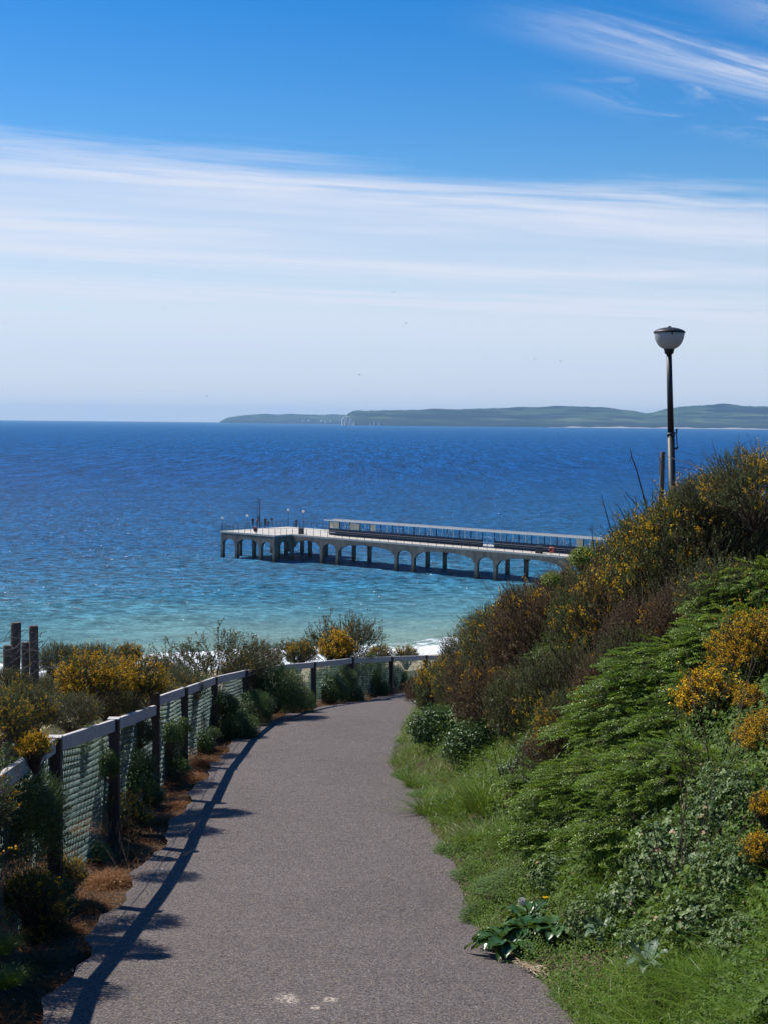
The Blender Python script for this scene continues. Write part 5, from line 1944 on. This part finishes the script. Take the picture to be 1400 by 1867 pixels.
plant('dock', 925, 1735, 62, 'broad dark green dock leaves spilling onto the path', dz=.07)
plant('dock', 905, 1725, 44, 'glossy dock leaves lying flat on the edge of the tarmac', dz=.05)
plant('dock', 960, 1715, 54, 'dark dock leaves in front of the dandelion plant', dz=.10)
plant('dock', 1010, 1715, 48, 'broad dark green leaves between dock and brambles', dz=.10)
plant('dandy', 965, 1690, 46, 'dandelion plant with a yellow flower and a round seed head', dz=.08)
plant('alex', 1180, 1800, 50, 'grey-green weed with lobed leaves near the bottom of the bank', dz=.14)
plant('alex', 1095, 1735, 38, 'pale green weed beside the low mat plants', dz=.12)

# --- cliff side, behind and through the fence
plant('gorse_fl', 165, 1255, 62, 'gorse bush thick with yellow flowers just behind the fence', 13.2)
plant('gorse_fl', 240, 1255, 56, 'gorse bush with orange yellow flowers where the fence boards step', 13.9)
plant('gorse2', 110, 1215, 48, 'dark spiky gorse bush beside the round posts', 14.4)
plant('gorse2', 170, 1220, 52, 'dark gorse bush with a yellow tip against the surf', 15.0)
plant('gorse', 40, 1310, 74, 'grey green gorse bush hanging over the nearest fence board', 10.2)
plant('gorse_fl_small', 62, 1372, 32, 'gorse branches with a few yellow flowers hanging down the fence', 9.0)
plant('gorse', -20, 1330, 74, 'gorse bush at the picture edge beside the nearest fence board', 9.2)
plant('gorse', -330, 1640, 200, 'gorse bush beyond the picture edge, shading the near corner of the path', 6.6)
plant('gorse2', -480, 1900, 230, 'second gorse bush beyond the picture edge by the nearest fence post', 5.4)
plant('gorse2', -130, 1500, 130, 'gorse bush just outside the picture edge behind the nearest fence board', 7.9)
plant('laurel', -425, 1530, 215, 'dark shrub outside the picture edge behind the nearest wire', 7.3)
plant('laurel', -250, 1490, 190, 'dark shrub outside the picture edge behind the second nearest wire', 8.3)
plant('laurel', -600, 1600, 275, 'dark shrub well outside the picture edge at the lowest fence panel', 6.3)
plant('laurel', -215, 1470, 190, 'dark shrub behind the wire just outside the picture edge', 8.8)
plant('laurel', -125, 1455, 165, 'dark shrub behind the wire of the panel cut by the picture edge', 9.6)
plant('laurel', -20, 1520, 130, 'dark shrub behind the wire below the gorse that hangs over the board', 10.3)
plant('laurel', 190, 1400, 60, 'dark shrub behind the wire of the panel with bright ivy', 13.4)
plant('laurel', 245, 1405, 46, 'dark shrub in front of the wire before the step in the boards', 13.3)
plant('gorse2', 255, 1345, 34, 'dark gorse growing through the wire under the stepping board', 13.6)
plant('laurel', 590, 1250, 40, 'dark shrub behind the clear green panel of the far fence', 28.5)
plant('laurel', -185, 1474, 160, 'dark shrub pressed against the wire where the picture cuts the fence', 8.2)
plant('laurel', -255, 1508, 185, 'dark shrub pressed against the wire nearer than the picture shows', 7.2)
plant('laurel', -360, 1542, 205, 'dark shrub pressed against the nearest wire of all', 6.4)
plant('gorse2', -90, 1470, 105, 'dark gorse bush leaning on the board where the picture cuts it', 9.2)
plant('gorse2', 95, 1268, 52, 'dark gorse bush behind the yellow one nearest the posts', 14.8)
plant('gorse2', 205, 1280, 56, 'dark gorse bush hidden behind the two yellow ones', 15.6)
plant('gorse', 275, 1275, 46, 'gorse bush on the cliff edge beyond the stepped boards', 16.6)
plant('gorse2', 330, 1272, 42, 'dark gorse bush on the cliff edge under the low twiggy shrub', 18.4)
plant('gorse2', 150, 1290, 50, 'dark gorse bush low under the brightest yellow flowers', 13.9)
plant('gorse2', 60, 1290, 60, 'dark gorse bush filling the gap under the round posts', 12.8)
plant('gorse2', 200, 1290, 50, 'dark gorse bush low between the yellow flowering ones', 13.6)
plant('gorse2', 440, 1240, 50, 'dark gorse bush below the open twiggy shrub', 21.0)
plant('gorse2', 320, 1262, 44, 'dark gorse bush just over the step in the fence boards', 17.2)
plant('gorse2', 130, 1310, 52, 'brownish gorse bush between the nearest post and the yellow gorse', 11.6)
plant('gorse2', 10, 1265, 54, 'dark gorse bush at the foot of the round posts', 12.2)
plant('gorse_small', 235, 1200, 26, 'wispy gorse top sticking up against the water', 15.5)
plant('twiggy', 395, 1222, 100, 'open twiggy shrub with many brown stems behind the fence', 21.5)
plant('twiggy2', 285, 1225, 44, 'thin twiggy shrub against the surf beside the yellow gorse', 18.0)
plant('twiggy2', 335, 1240, 42, 'low twiggy shrub behind the middle fence boards', 18.8)
plant('twiggy', 625, 1180, 84, 'rounded brown twiggy shrub rising highest behind the far fence', 30.5)
plant('twiggy2', 548, 1190, 36, 'thin twiggy shrub leaning out beside the rounded brown shrub', 29.5)
plant('gorse_fl_small', 615, 1192, 36, 'flowering gorse under the rounded brown shrub', 28.8)
plant('gorse_small', 545, 1200, 30, 'small gorse with orange flowers behind the far fence', 27.5)
plant('gorse2', 480, 1215, 46, 'dark gorse bush between the two twiggy shrubs', 23.5)
plant('gorse_small', 690, 1203, 26, 'small dark gorse at the end of the rounded brown shrub', 33.0)
plant('gorse_small', 740, 1200, 22, 'small gorse behind the second last visible post', 35.5)
plant('laurel', 345, 1290, 75, 'dark shrub showing through the wire under the middle boards', 18.6)
plant('laurel', 110, 1450, 115, 'dark shrub behind the wire of the nearest full panel', 12.4)
plant('laurel', 10, 1500, 120, 'dark shrub behind the wire at the picture edge', 9.2)
plant('laurel', 250, 1375, 85, 'dark shrub behind the wire next to the stepped boards', 15.4)
plant('laurel', 660, 1245, 60, 'dark shrub behind the wire of the far fence', 32.0)
# --- growing on the path side of the fence
plant('laurel', 500, 1265, 62, 'dark green shrub swallowing the fence in the middle of its length', 21.3)
plant('laurel', 465, 1300, 46, 'dark green shrub spilling towards the path below the covered fence', 20.2)
plant('laurel', 540, 1285, 40, 'dark green shrub on the path edge past the covered fence', 22.6)
plant('ivy', 430, 1325, 32, 'ivy clump on the path edge beside the dark green shrub', 19.0)
plant('ivy', 410, 1290, 30, 'ivy clump climbing the wire by the last clear panel', 18.6)
plant('ivy', 605, 1262, 34, 'ivy clump against the far fence after the clear green panel', 26.5)
plant('ivy', 645, 1275, 26, 'ivy clump at the base of a far fence post', 28.0)
plant('laurel', 625, 1245, 34, 'dark green shrub leaning on the far fence', 27.5)
plant('ivy', 565, 1300, 20, 'small ivy clump at the path edge below the far fence', 24.6)
plant('ivy', 690, 1262, 24, 'ivy clump in the shade where the path bends', 30.6)
plant('laurel', 672, 1240, 30, 'dark green shrub covering the wire between the last two clear posts', 30.5)
plant('ivy', 720, 1235, 24, 'ivy clump half way up the wire by the bend', 32.8)
plant('ivy', 520, 1300, 26, 'ivy clump on the path edge under the covered stretch of fence', 24.2)
plant('ivy', 740, 1256, 26, 'sunlit ivy clump at the very end of the visible path', 33.2)
plant('ivy', 770, 1245, 22, 'ivy clump at the foot of the last visible post', 34.2)
plant('ivy', 199, 1402, 22, 'ivy clump climbing the wire, bright leaves catching the sun', 12.0, zs=1.7)
plant('bramble2', 310, 1345, 24, 'bramble clump growing through the wire of the stepped panel', 15.0, zs=1.8)
plant('bramble2', 330, 1330, 22, 'bramble clump against the post after the stepped panel', 16.1, zs=1.6)
plant('bramble2', 245, 1430, 44, 'shaded bramble clump in front of the wire before the step', 13.2)
plant('bramble2', 385, 1340, 22, 'bramble clump by the foot of the fence in dry grass', 17.9)
plant('gorse2', 66, 1478, 46, 'shaded gorse branches hanging through the nearest fence panel', 9.7)
plant('gorse_small', 50, 1640, 50, 'shaded gorse branches low on the nearest fence panel', 8.9)
plant('gorse_small', 128, 1600, 34, 'shaded gorse branches at the foot of the nearest post', 10.6)
for (x, y, r_, lb) in ((195, 1608, 44, 'orange dry grass clump, the brightest and nearest one'), (165, 1655, 40, 'dull brown dry grass clump in the shade before the bright one'), (310, 1430, 32, 'dry grass clump beside the stepped fence panel'), (330, 1470, 24, 'dry grass clump next to the rail shadow crossing'),
                       (375, 1392, 28, 'dry grass clump under the last clear wire panel'), (350, 1420, 26, 'dry grass clump between the stepped panel and the clear panel'), (395, 1368, 20, 'small dry grass clump beside the ivy on the path edge'), (235, 1560, 26, 'small dry grass clump with bare twigs lying on it'), (70, 1760, 44, 'shaded dry grass clump in the lower corner'), (120, 1700, 40, 'shaded dry grass clump under the nearest post'), (280, 1500, 30, 'shaded dry grass clump before the stepped panel')):
    plant('dry', x, y, r_, lb, hc=.2)
for (k_, x, y, r_, lb) in (('bramble2', 175, 1560, 26, 'small shaded bramble clump on the verge beyond the bright dry grass'), ('ivy', 268, 1455, 24, 'shaded ivy clump at the foot of the post before the step'), ('bramble2', 320, 1400, 22, 'bramble clump in the dry grass below the stepped panel'), ('ivy', 365, 1362, 22, 'ivy clump in the dry grass below the last clear panel'),
                           ('gorse_small', 225, 1500, 34, 'shaded gorse sprays on the verge between two posts'), ('laurel', 440, 1335, 34, 'low dark green shrub on the verge below the ivy'), ('bramble2', 100, 1640, 34, 'shaded bramble clump under the nearest post'), ('gorse_small', 60, 1690, 44, 'shaded gorse sprays low in the corner of the verge')):
    plant(k_, x, y, r_, lb)
plant('tuft', -8, 1720, 40, 'grey leaved tuft poking in at the picture edge', 7.6)
plant('tuft', 6, 1780, 40, 'grey leaved tuft lowest at the picture edge', 7.3)


# --- bare branches
def bare(name, label, cat, base, spread, n, hgt, seed, r0=.006, lev=3, mat='twig', up=.9, leafy=None):
    rng = np.random.default_rng(seed)
    t = thing(name, label, cat, base)
    A0, B0, R0, R1, tips, td = [], [], [], [], [], []

    def grow(p, d, L, r_, k):
        p2 = p + d * L
        A0.append(p); B0.append(p2); R0.append(r_); R1.append(r_ * .72)
        if k == 0:
            tips.append(p2); td.append(d)
            return
        grow(p2, unit(d + rng.normal(0, .12, 3)), L * .8, r_ * .72, k - 1)
        if rng.random() < .75:
            grow(p2, unit(d + rng.normal(0, .5, 3)), L * .5, r_ * .5, k - 1)
    for i in range(n):
        d = unit(np.array([rng.normal(0, spread), rng.normal(0, spread), up]))
        grow(np.array([rng.normal(0, .05), rng.normal(0, .05), -.15]), d, hgt * rng.uniform(.25, .36), r0, lev)
    pb = PB()
    pb.sticks(np.array(A0), np.array(B0), np.array(R0), np.array(R1))
    pb.done('branches', M[mat], t)
    if leafy:
        tips, td = np.array(tips), np.array(td)
        lf = PB()
        for k in range(5):
            q = tips - td * rng.uniform(0, .15, len(tips))[:, None]
            lf.leaves(q, unit(td + rng.normal(0, .7, q.shape)), rdir(len(q)), np.full(len(q), .03), np.full(len(q), .011), tn(len(q)))
        lf.done('leaves', M[leafy], t)
    return t


def stalk(label, pts_px, y, r0=.012, side=()):
    """one long bare stem through photo points at distance y"""
    p = [at_y(a, b, y) for a, b in pts_px]
    t = thing('bare_branch', label, 'bare branch', p[0], 0, 'bare stems on the skyline')
    q = [a - p[0] for a in p]
    rr = [r0 * (1 - .75 * i / (len(q) - 1)) for i in range(len(q))]
    MB().tube(q, rr, 5).build('stem', M['twig'], t)
    m_ = MB()
    for (i, a, b) in side:
        e = at_y(a, b, y + .05) - p[0]
        m_.tube([q[i], (q[i] + e) / 2 + Vector((0, 0, .01)), e], [r0 * .5, r0 * .35, r0 * .2], 4)
    if side:
        m_.build('side_shoots', M['twig'], t)


stalk('longest bare stem on the skyline beside the wooden pole', [(1184, 950), (1172, 900), (1160, 855), (1151, 832), (1149, 818)], 18.3, .013, [(3, 1147, 842), (2, 1154, 838)])
stalk('bare stem curving up from the bushes over the shelter roof', [(1121, 985), (1110, 955), (1102, 925), (1096, 902)], 19.3, .011, [(2, 1094, 915)])
stalk('short bare stem between the long stem and the wooden pole', [(1190, 930), (1189, 905), (1188, 888)], 18.3, .008)
stalk('thin bare stem slanting beside the longest stem', [(1172, 938), (1155, 915), (1140, 898), (1134, 893)], 18.6, .007, [(1, 1150, 905)])
stalk('thin bare stem slanting towards the shelter roof', [(1150, 965), (1138, 942), (1126, 922), (1119, 917)], 19.0, .007)
stalk('bare stem beyond the street lamp leaning to the wire', [(1250, 895), (1254, 875), (1260, 860)], 16.5, .008)
stalk('fine curved stem above the wire on the skyline', [(1340, 840), (1346, 818), (1357, 808), (1370, 803)], 15.0, .005, [(1, 1358, 822)])
stalk('stub of a stem at the end of the shelter roof', [(1082, 1000), (1079, 975), (1078, 955)], 19.6, .008, [(1, 1074, 962)])
b_ = root_for(918, 1500, .0)
bare('bare_sapling', 'thin dark bare sapling standing in the grassy verge', 'sapling', b_, .22, 7, 1.15, 12, .007, 4, leafy='olive')
for i, (x, y, yy, lb) in enumerate(((205, 1540, 12.2, 'tangle of dead twigs leaning over the bright dry grass'), (240, 1575, 11.6, 'few dead twigs lying towards the path'), (345, 1330, 19.2, 'dry twigs sticking out of the fence by the clear panel'))):
    p = at_y(x, y, yy)
    t = bare('dead_twigs', lb, 'twigs', Vector((p.x, p.y, gh(p.x, p.y) + .06)), .9, 7, .75, 30 + i, .004, 3, 'stem', .35)
p = root_for(1190, 1215)
bare('dead_branches', 'dead grey branches in the dry gorse on the mid bank', 'branches', p + Vector((0, 0, .3)), .5, 8, 1.0, 44, .006, 3, 'stem', .5)
p = root_for(1060, 1110)
bare('dead_branches', 'dead brown branches in the gorse below the lime shrub', 'branches', p + Vector((0, 0, .3)), .5, 8, 1.1, 45, .006, 3, 'stem', .6)

for i, (x, y, lb) in enumerate(((1130, 1165, 'dead brown sprays sticking out of the gorse below the bare branches'), (1230, 1110, 'dead grey twigs rising from the large gorse of the upper bank'), (950, 1180, 'dead brown sprays in the gorse over the pier legs'), (1340, 990, 'dead twigs standing in the dark gorse below the wire'), (1090, 1240, 'pale dead twigs around the dead brown gorse patch'), (870, 1230, 'dead twigs in the gorse at the corner of the bank'), (1300, 1400, 'dead stems poking through the evergreen shrub with dark gaps'), (1240, 1600, 'dry stems rising out of the middle brambles'))):
    q = root_for(x, y, .25)
    bare('dead_branches', lb, 'branches', q + Vector((0, 0, .15)), .45, 9, 1.15, 60 + i, .005, 3, 'stem', .8)

# --- the dandelion's flower and seed head
dn = [o for o in bpy.data.objects if o.get('label', '').startswith('dandelion plant')][0]
bpy.context.view_layer.update()
inv = dn.matrix_world.inverted()
sc_ = dn.scale.x


def to_local(px, py, dy=0.0):
    return inv @ at_y(px, py, dn.location.y + dy)


fl = to_local(994, 1640, -.30)
pb = PB()
for ringi, (rr, el, n) in enumerate(((.027, .25, 30), (.022, .6, 24), (.015, 1.0, 18))):
    a = np.linspace(0, 2 * math.pi, n, endpoint=False) + ringi * .2
    D = unit(np.stack([np.cos(a) * math.cos(el), np.sin(a) * math.cos(el) - .6, np.full(n, math.sin(el))], 1))
    pb.leaves(np.tile(np.array(fl), (n, 1)), D, np.tile(np.array([[0, -.4, 1.0]]), (n, 1)), np.full(n, rr / sc_ * 1.25), np.full(n, .006 / sc_), tn(n, .8, .1))
pb.done('flower_head', M['dandelion'], dn, kind=None)
MB().tube([Vector((0, 0, 0)), fl * .5 + Vector((0, 0, .03)), fl], .003 / sc_, 5).build('flower_stalk', M['greenstem'], dn)
ck = to_local(951, 1644, -.30)
n = 420
d = rdir(n)
pb = PB()
pb.sticks(np.tile(np.array(ck), (n, 1)), np.array(ck) + d * (.021 / sc_), np.full(n, .0003 / sc_), np.full(n, .0003 / sc_))
for k in range(5):
    q = np.array(ck) + d * (.0205 / sc_)
    pb.needles(q, unit(d + rdir(n) * .9), np.full(n, .0065 / sc_), np.full(n, .0010 / sc_), tn(n))
pb.done('seed_head', M['clock'], dn, kind=None)
MB().tube([Vector((0, 0, 0)), ck * .5 + Vector((0, 0, .02)), ck], .003 / sc_, 5).build('seed_stalk', M['greenstem'], dn)

# --- ground cover over the whole bank, grass on the verge, litter along the path
def scatter(n, xr, yr, ybias=1.6):
    y = yr[0] + (yr[1] - yr[0]) * RNG.random(n) ** ybias
    x = xr[0] + (xr[1] - xr[0]) * RNG.random(n)
    z, dR, dL = terrain(x, y, True)
    return x, y, z, dR, dL


x, y, z, dR, dL = scatter(420000, (-.3, 9), (5.5, 40), 2.0)
keep = (dR > -.14) & (dR < 7.0) & (RNG.random(len(x)) < np.interp(dR, [-.14, -.02, .12, .6, 1.4, 2.4, 7], [.02, .25, .9, .95, .5, .28, .3]))
x, y, z, dR = x[keep], y[keep], z[keep], dR[keep]
x_, y_, z_, dR_, dL_ = scatter(140000, (.3, 4.2), (5.5, 12.5), 1.0)
k_ = (dR_ > -.08) & (dR_ < 3.2) & (RNG.random(len(x_)) < np.interp(dR_, [-.08, .1, 3.2], [.15, 1, .8]))
x, y, z, dR = [np.concatenate([a_, b_[k_]]) for a_, b_ in ((x, x_), (y, y_), (z, z_), (dR, dR_))]
n = len(x)
lift = RNG.random(n) ** 1.1 * np.interp(dR, [-.1, .1, .5, 1.5], [.03, .09, .22, .26]) * np.clip(.75 + .9 * lump(x, y, 2.6), .12, 2)
P = np.stack([x, y, z + np.maximum(lift, 0) + .004], 1)
nrm = unit(np.stack([-.55 + RNG.normal(0, .5, n), -.25 + RNG.normal(0, .5, n), np.full(n, .75)], 1))
D = unit(np.cross(nrm, RNG.normal(size=(n, 3))))
zone = lump(x, y, .9, 4.0)
sz = np.where(dR < .45, RNG.uniform(.011, .024, n), RNG.uniform(.016, .046, n))
pb = PB()
pb.leaves(P, D, nrm, sz, sz * RNG.uniform(.45, .75, n), np.clip(.52 + zone * .16 + RNG.normal(0, .16, n), 0, 1))
tag(pb.done('ground_cover', M['cover']), 'mixed small leaved ground cover clothing the bank', None, None, 'stuff')

x, y, z, dR, dL = scatter(330000, (-.3, 4), (5.5, 33))
pxx = 700 + FPX * x / y
patch = lump(x, y, 1.1, 7.0)
w = np.interp(dR, [-.1, .0, .15, .9, 1.6, 3], [0.02, .35, .9, 1, .4, .1])
w *= np.clip(.45 + .8 * patch, .05, 1.2)
w *= np.interp(y, [5.5, 8, 9, 11, 12.5, 14, 19, 26, 33], [.9, .8, .4, .3, .8, 1, .9, .7, .5])
keep = (dR > -.1) & (RNG.random(len(x)) < w * .85)
x, y, z, dR = x[keep], y[keep], z[keep], dR[keep]
n = len(x)
D = unit(np.stack([RNG.normal(-.25, .35, n), RNG.normal(-.1, .35, n), np.full(n, .85)], 1))
pb = PB()
pb.blades(np.stack([x, y, z - .01], 1), D, RNG.uniform(.06, .24, n) * np.interp(dR, [-.05, .1, .3, 1], [.5, .85, 1.1, 1.3]), RNG.uniform(.004, .008, n), np.clip(RNG.normal(.52, .2, n) + patch[keep] * .1, 0, 1), .6)
tag(pb.done('grass', M['grass']), 'fresh green grass on the verge between path and bushes', None, None, 'stuff')

# undergrowth filling in behind the wire
x, y, z, dR, dL = scatter(200000, (-9, 3), (5.0, 40), 1.3)
keep = (dL < -.05) & (dL > -3.2) & (RNG.random(len(x)) < np.interp(dL, [-3.2, -1.5, -.05], [.4, .9, 1]))
x, y, z, dL = x[keep], y[keep], z[keep], dL[keep]
n = len(x)
lift = RNG.random(n) ** .9 * np.interp(-dL, [0, .3, 1.0, 2.2, 3.2], [.25, .55, .80, .6, .2]) * np.clip(.8 + .5 * lump(x, y, 2.2, 6.0), .2, 1.4)
nrm = unit(np.stack([-.3 + RNG.normal(0, .5, n), RNG.normal(0, .5, n), np.full(n, .7)], 1))
D = unit(np.cross(nrm, RNG.normal(size=(n, 3))))
sz = RNG.uniform(.018, .045, n)
pb = PB()
pb.leaves(np.stack([x, y, z + lift], 1), D, nrm, sz, sz * RNG.uniform(.4, .7, n), np.clip(.42 + .2 * lump(x, y, 1.1, 9.0) + RNG.normal(0, .2, n), 0, 1))
tag(pb.done('undergrowth', M['cover']), 'tangled undergrowth behind the wire fence on the cliff edge', None, None, 'stuff')

# verge and slope on the fence side: dull dry stuff, and growth behind the wire
x, y, z, dR, dL = scatter(260000, (-5.0, 1.5), (5.5, 36))
keep = (dR < 0) & (dL > -1.6) & (dL < .62) & (RNG.random(len(x)) < np.interp(dL, [-1.6, -.2, .0, .25, .5, .62], [.5, .9, 1, .75, .22, .03])) & (dL < np.interp(y, [6, 8.5, 10.5, 14, 20, 36], [.55, .55, .55, .5, .45, .4]))
x, y, z, dL = x[keep], y[keep], z[keep], dL[keep]
n = len(x)
D = unit(np.stack([RNG.normal(.1, .55, n), RNG.normal(-.1, .55, n), np.full(n, .45)], 1))
pb = PB()
pb.blades(np.stack([x, y, z], 1), D, RNG.uniform(.04, .17, n), RNG.uniform(.003, .007, n), np.clip(.36 + .3 * lump(x, y, 1.7, 2.0) + RNG.normal(0, .16, n), 0, 1), .9)
tag(pb.done('dry_verge_grass', M['drygrass']), 'brown dry grass along the foot of the fence', None, None, 'stuff')

x, y, z, dR, dL = scatter(40000, (-4.0, 3), (5.5, 33))
e = np.minimum(np.abs(dR + .03), np.abs(dL - np.interp(y, [6, 8.5, 10.5, 14, 20, 36], [.45, .45, .45, .4, .36, .33])))
keep = (dR < .25) & (dL > -.1) & (RNG.random(len(x)) < np.exp(-e / .09) + .010)
x, y, z = x[keep], y[keep], z[keep] + .05
n = len(x)
nrm = unit(np.stack([RNG.normal(0, .3, n), RNG.normal(0, .3, n), np.full(n, 1.0)], 1))
D = unit(np.cross(nrm, RNG.normal(size=(n, 3))))
pb = PB()
z = np.where(RNG.random(n) < .5, z + .012, z + .006)
sz = RNG.uniform(.008, .03, n)
pb.leaves(np.stack([x, y, z], 1), D, nrm, sz, sz * RNG.uniform(.15, .5, n), tn(n, .6, .25), .1)
tag(pb.done('leaf_litter', M['litter']), 'dead leaves and straw lying along the edges of the path', None, None, 'stuff')

# straw mat at the corner of the path edge and small scattered flowers
x0 = root_for(975, 1778)
n = 260
pb = PB()
ax_ = np.array([.55, -.62, 0])
P = np.array(x0) + ax_ * RNG.normal(0, .10, n)[:, None] + RNG.normal(0, .025, (n, 3)) * np.array([1, 1, 0]) + np.array([0, 0, .03])
D = unit(ax_ + RNG.normal(0, .35, (n, 3)) * np.array([1, 1, .15]))
pb.leaves(P, D, rdir(n, 2.5), RNG.uniform(.03, .10, n), RNG.uniform(.003, .006, n), tn(n, .85, .15), .1)
tag(pb.done('straw', M['litter']), 'pale dry straw at the path edge below the dock leaves', 'straw', None, 'stuff')
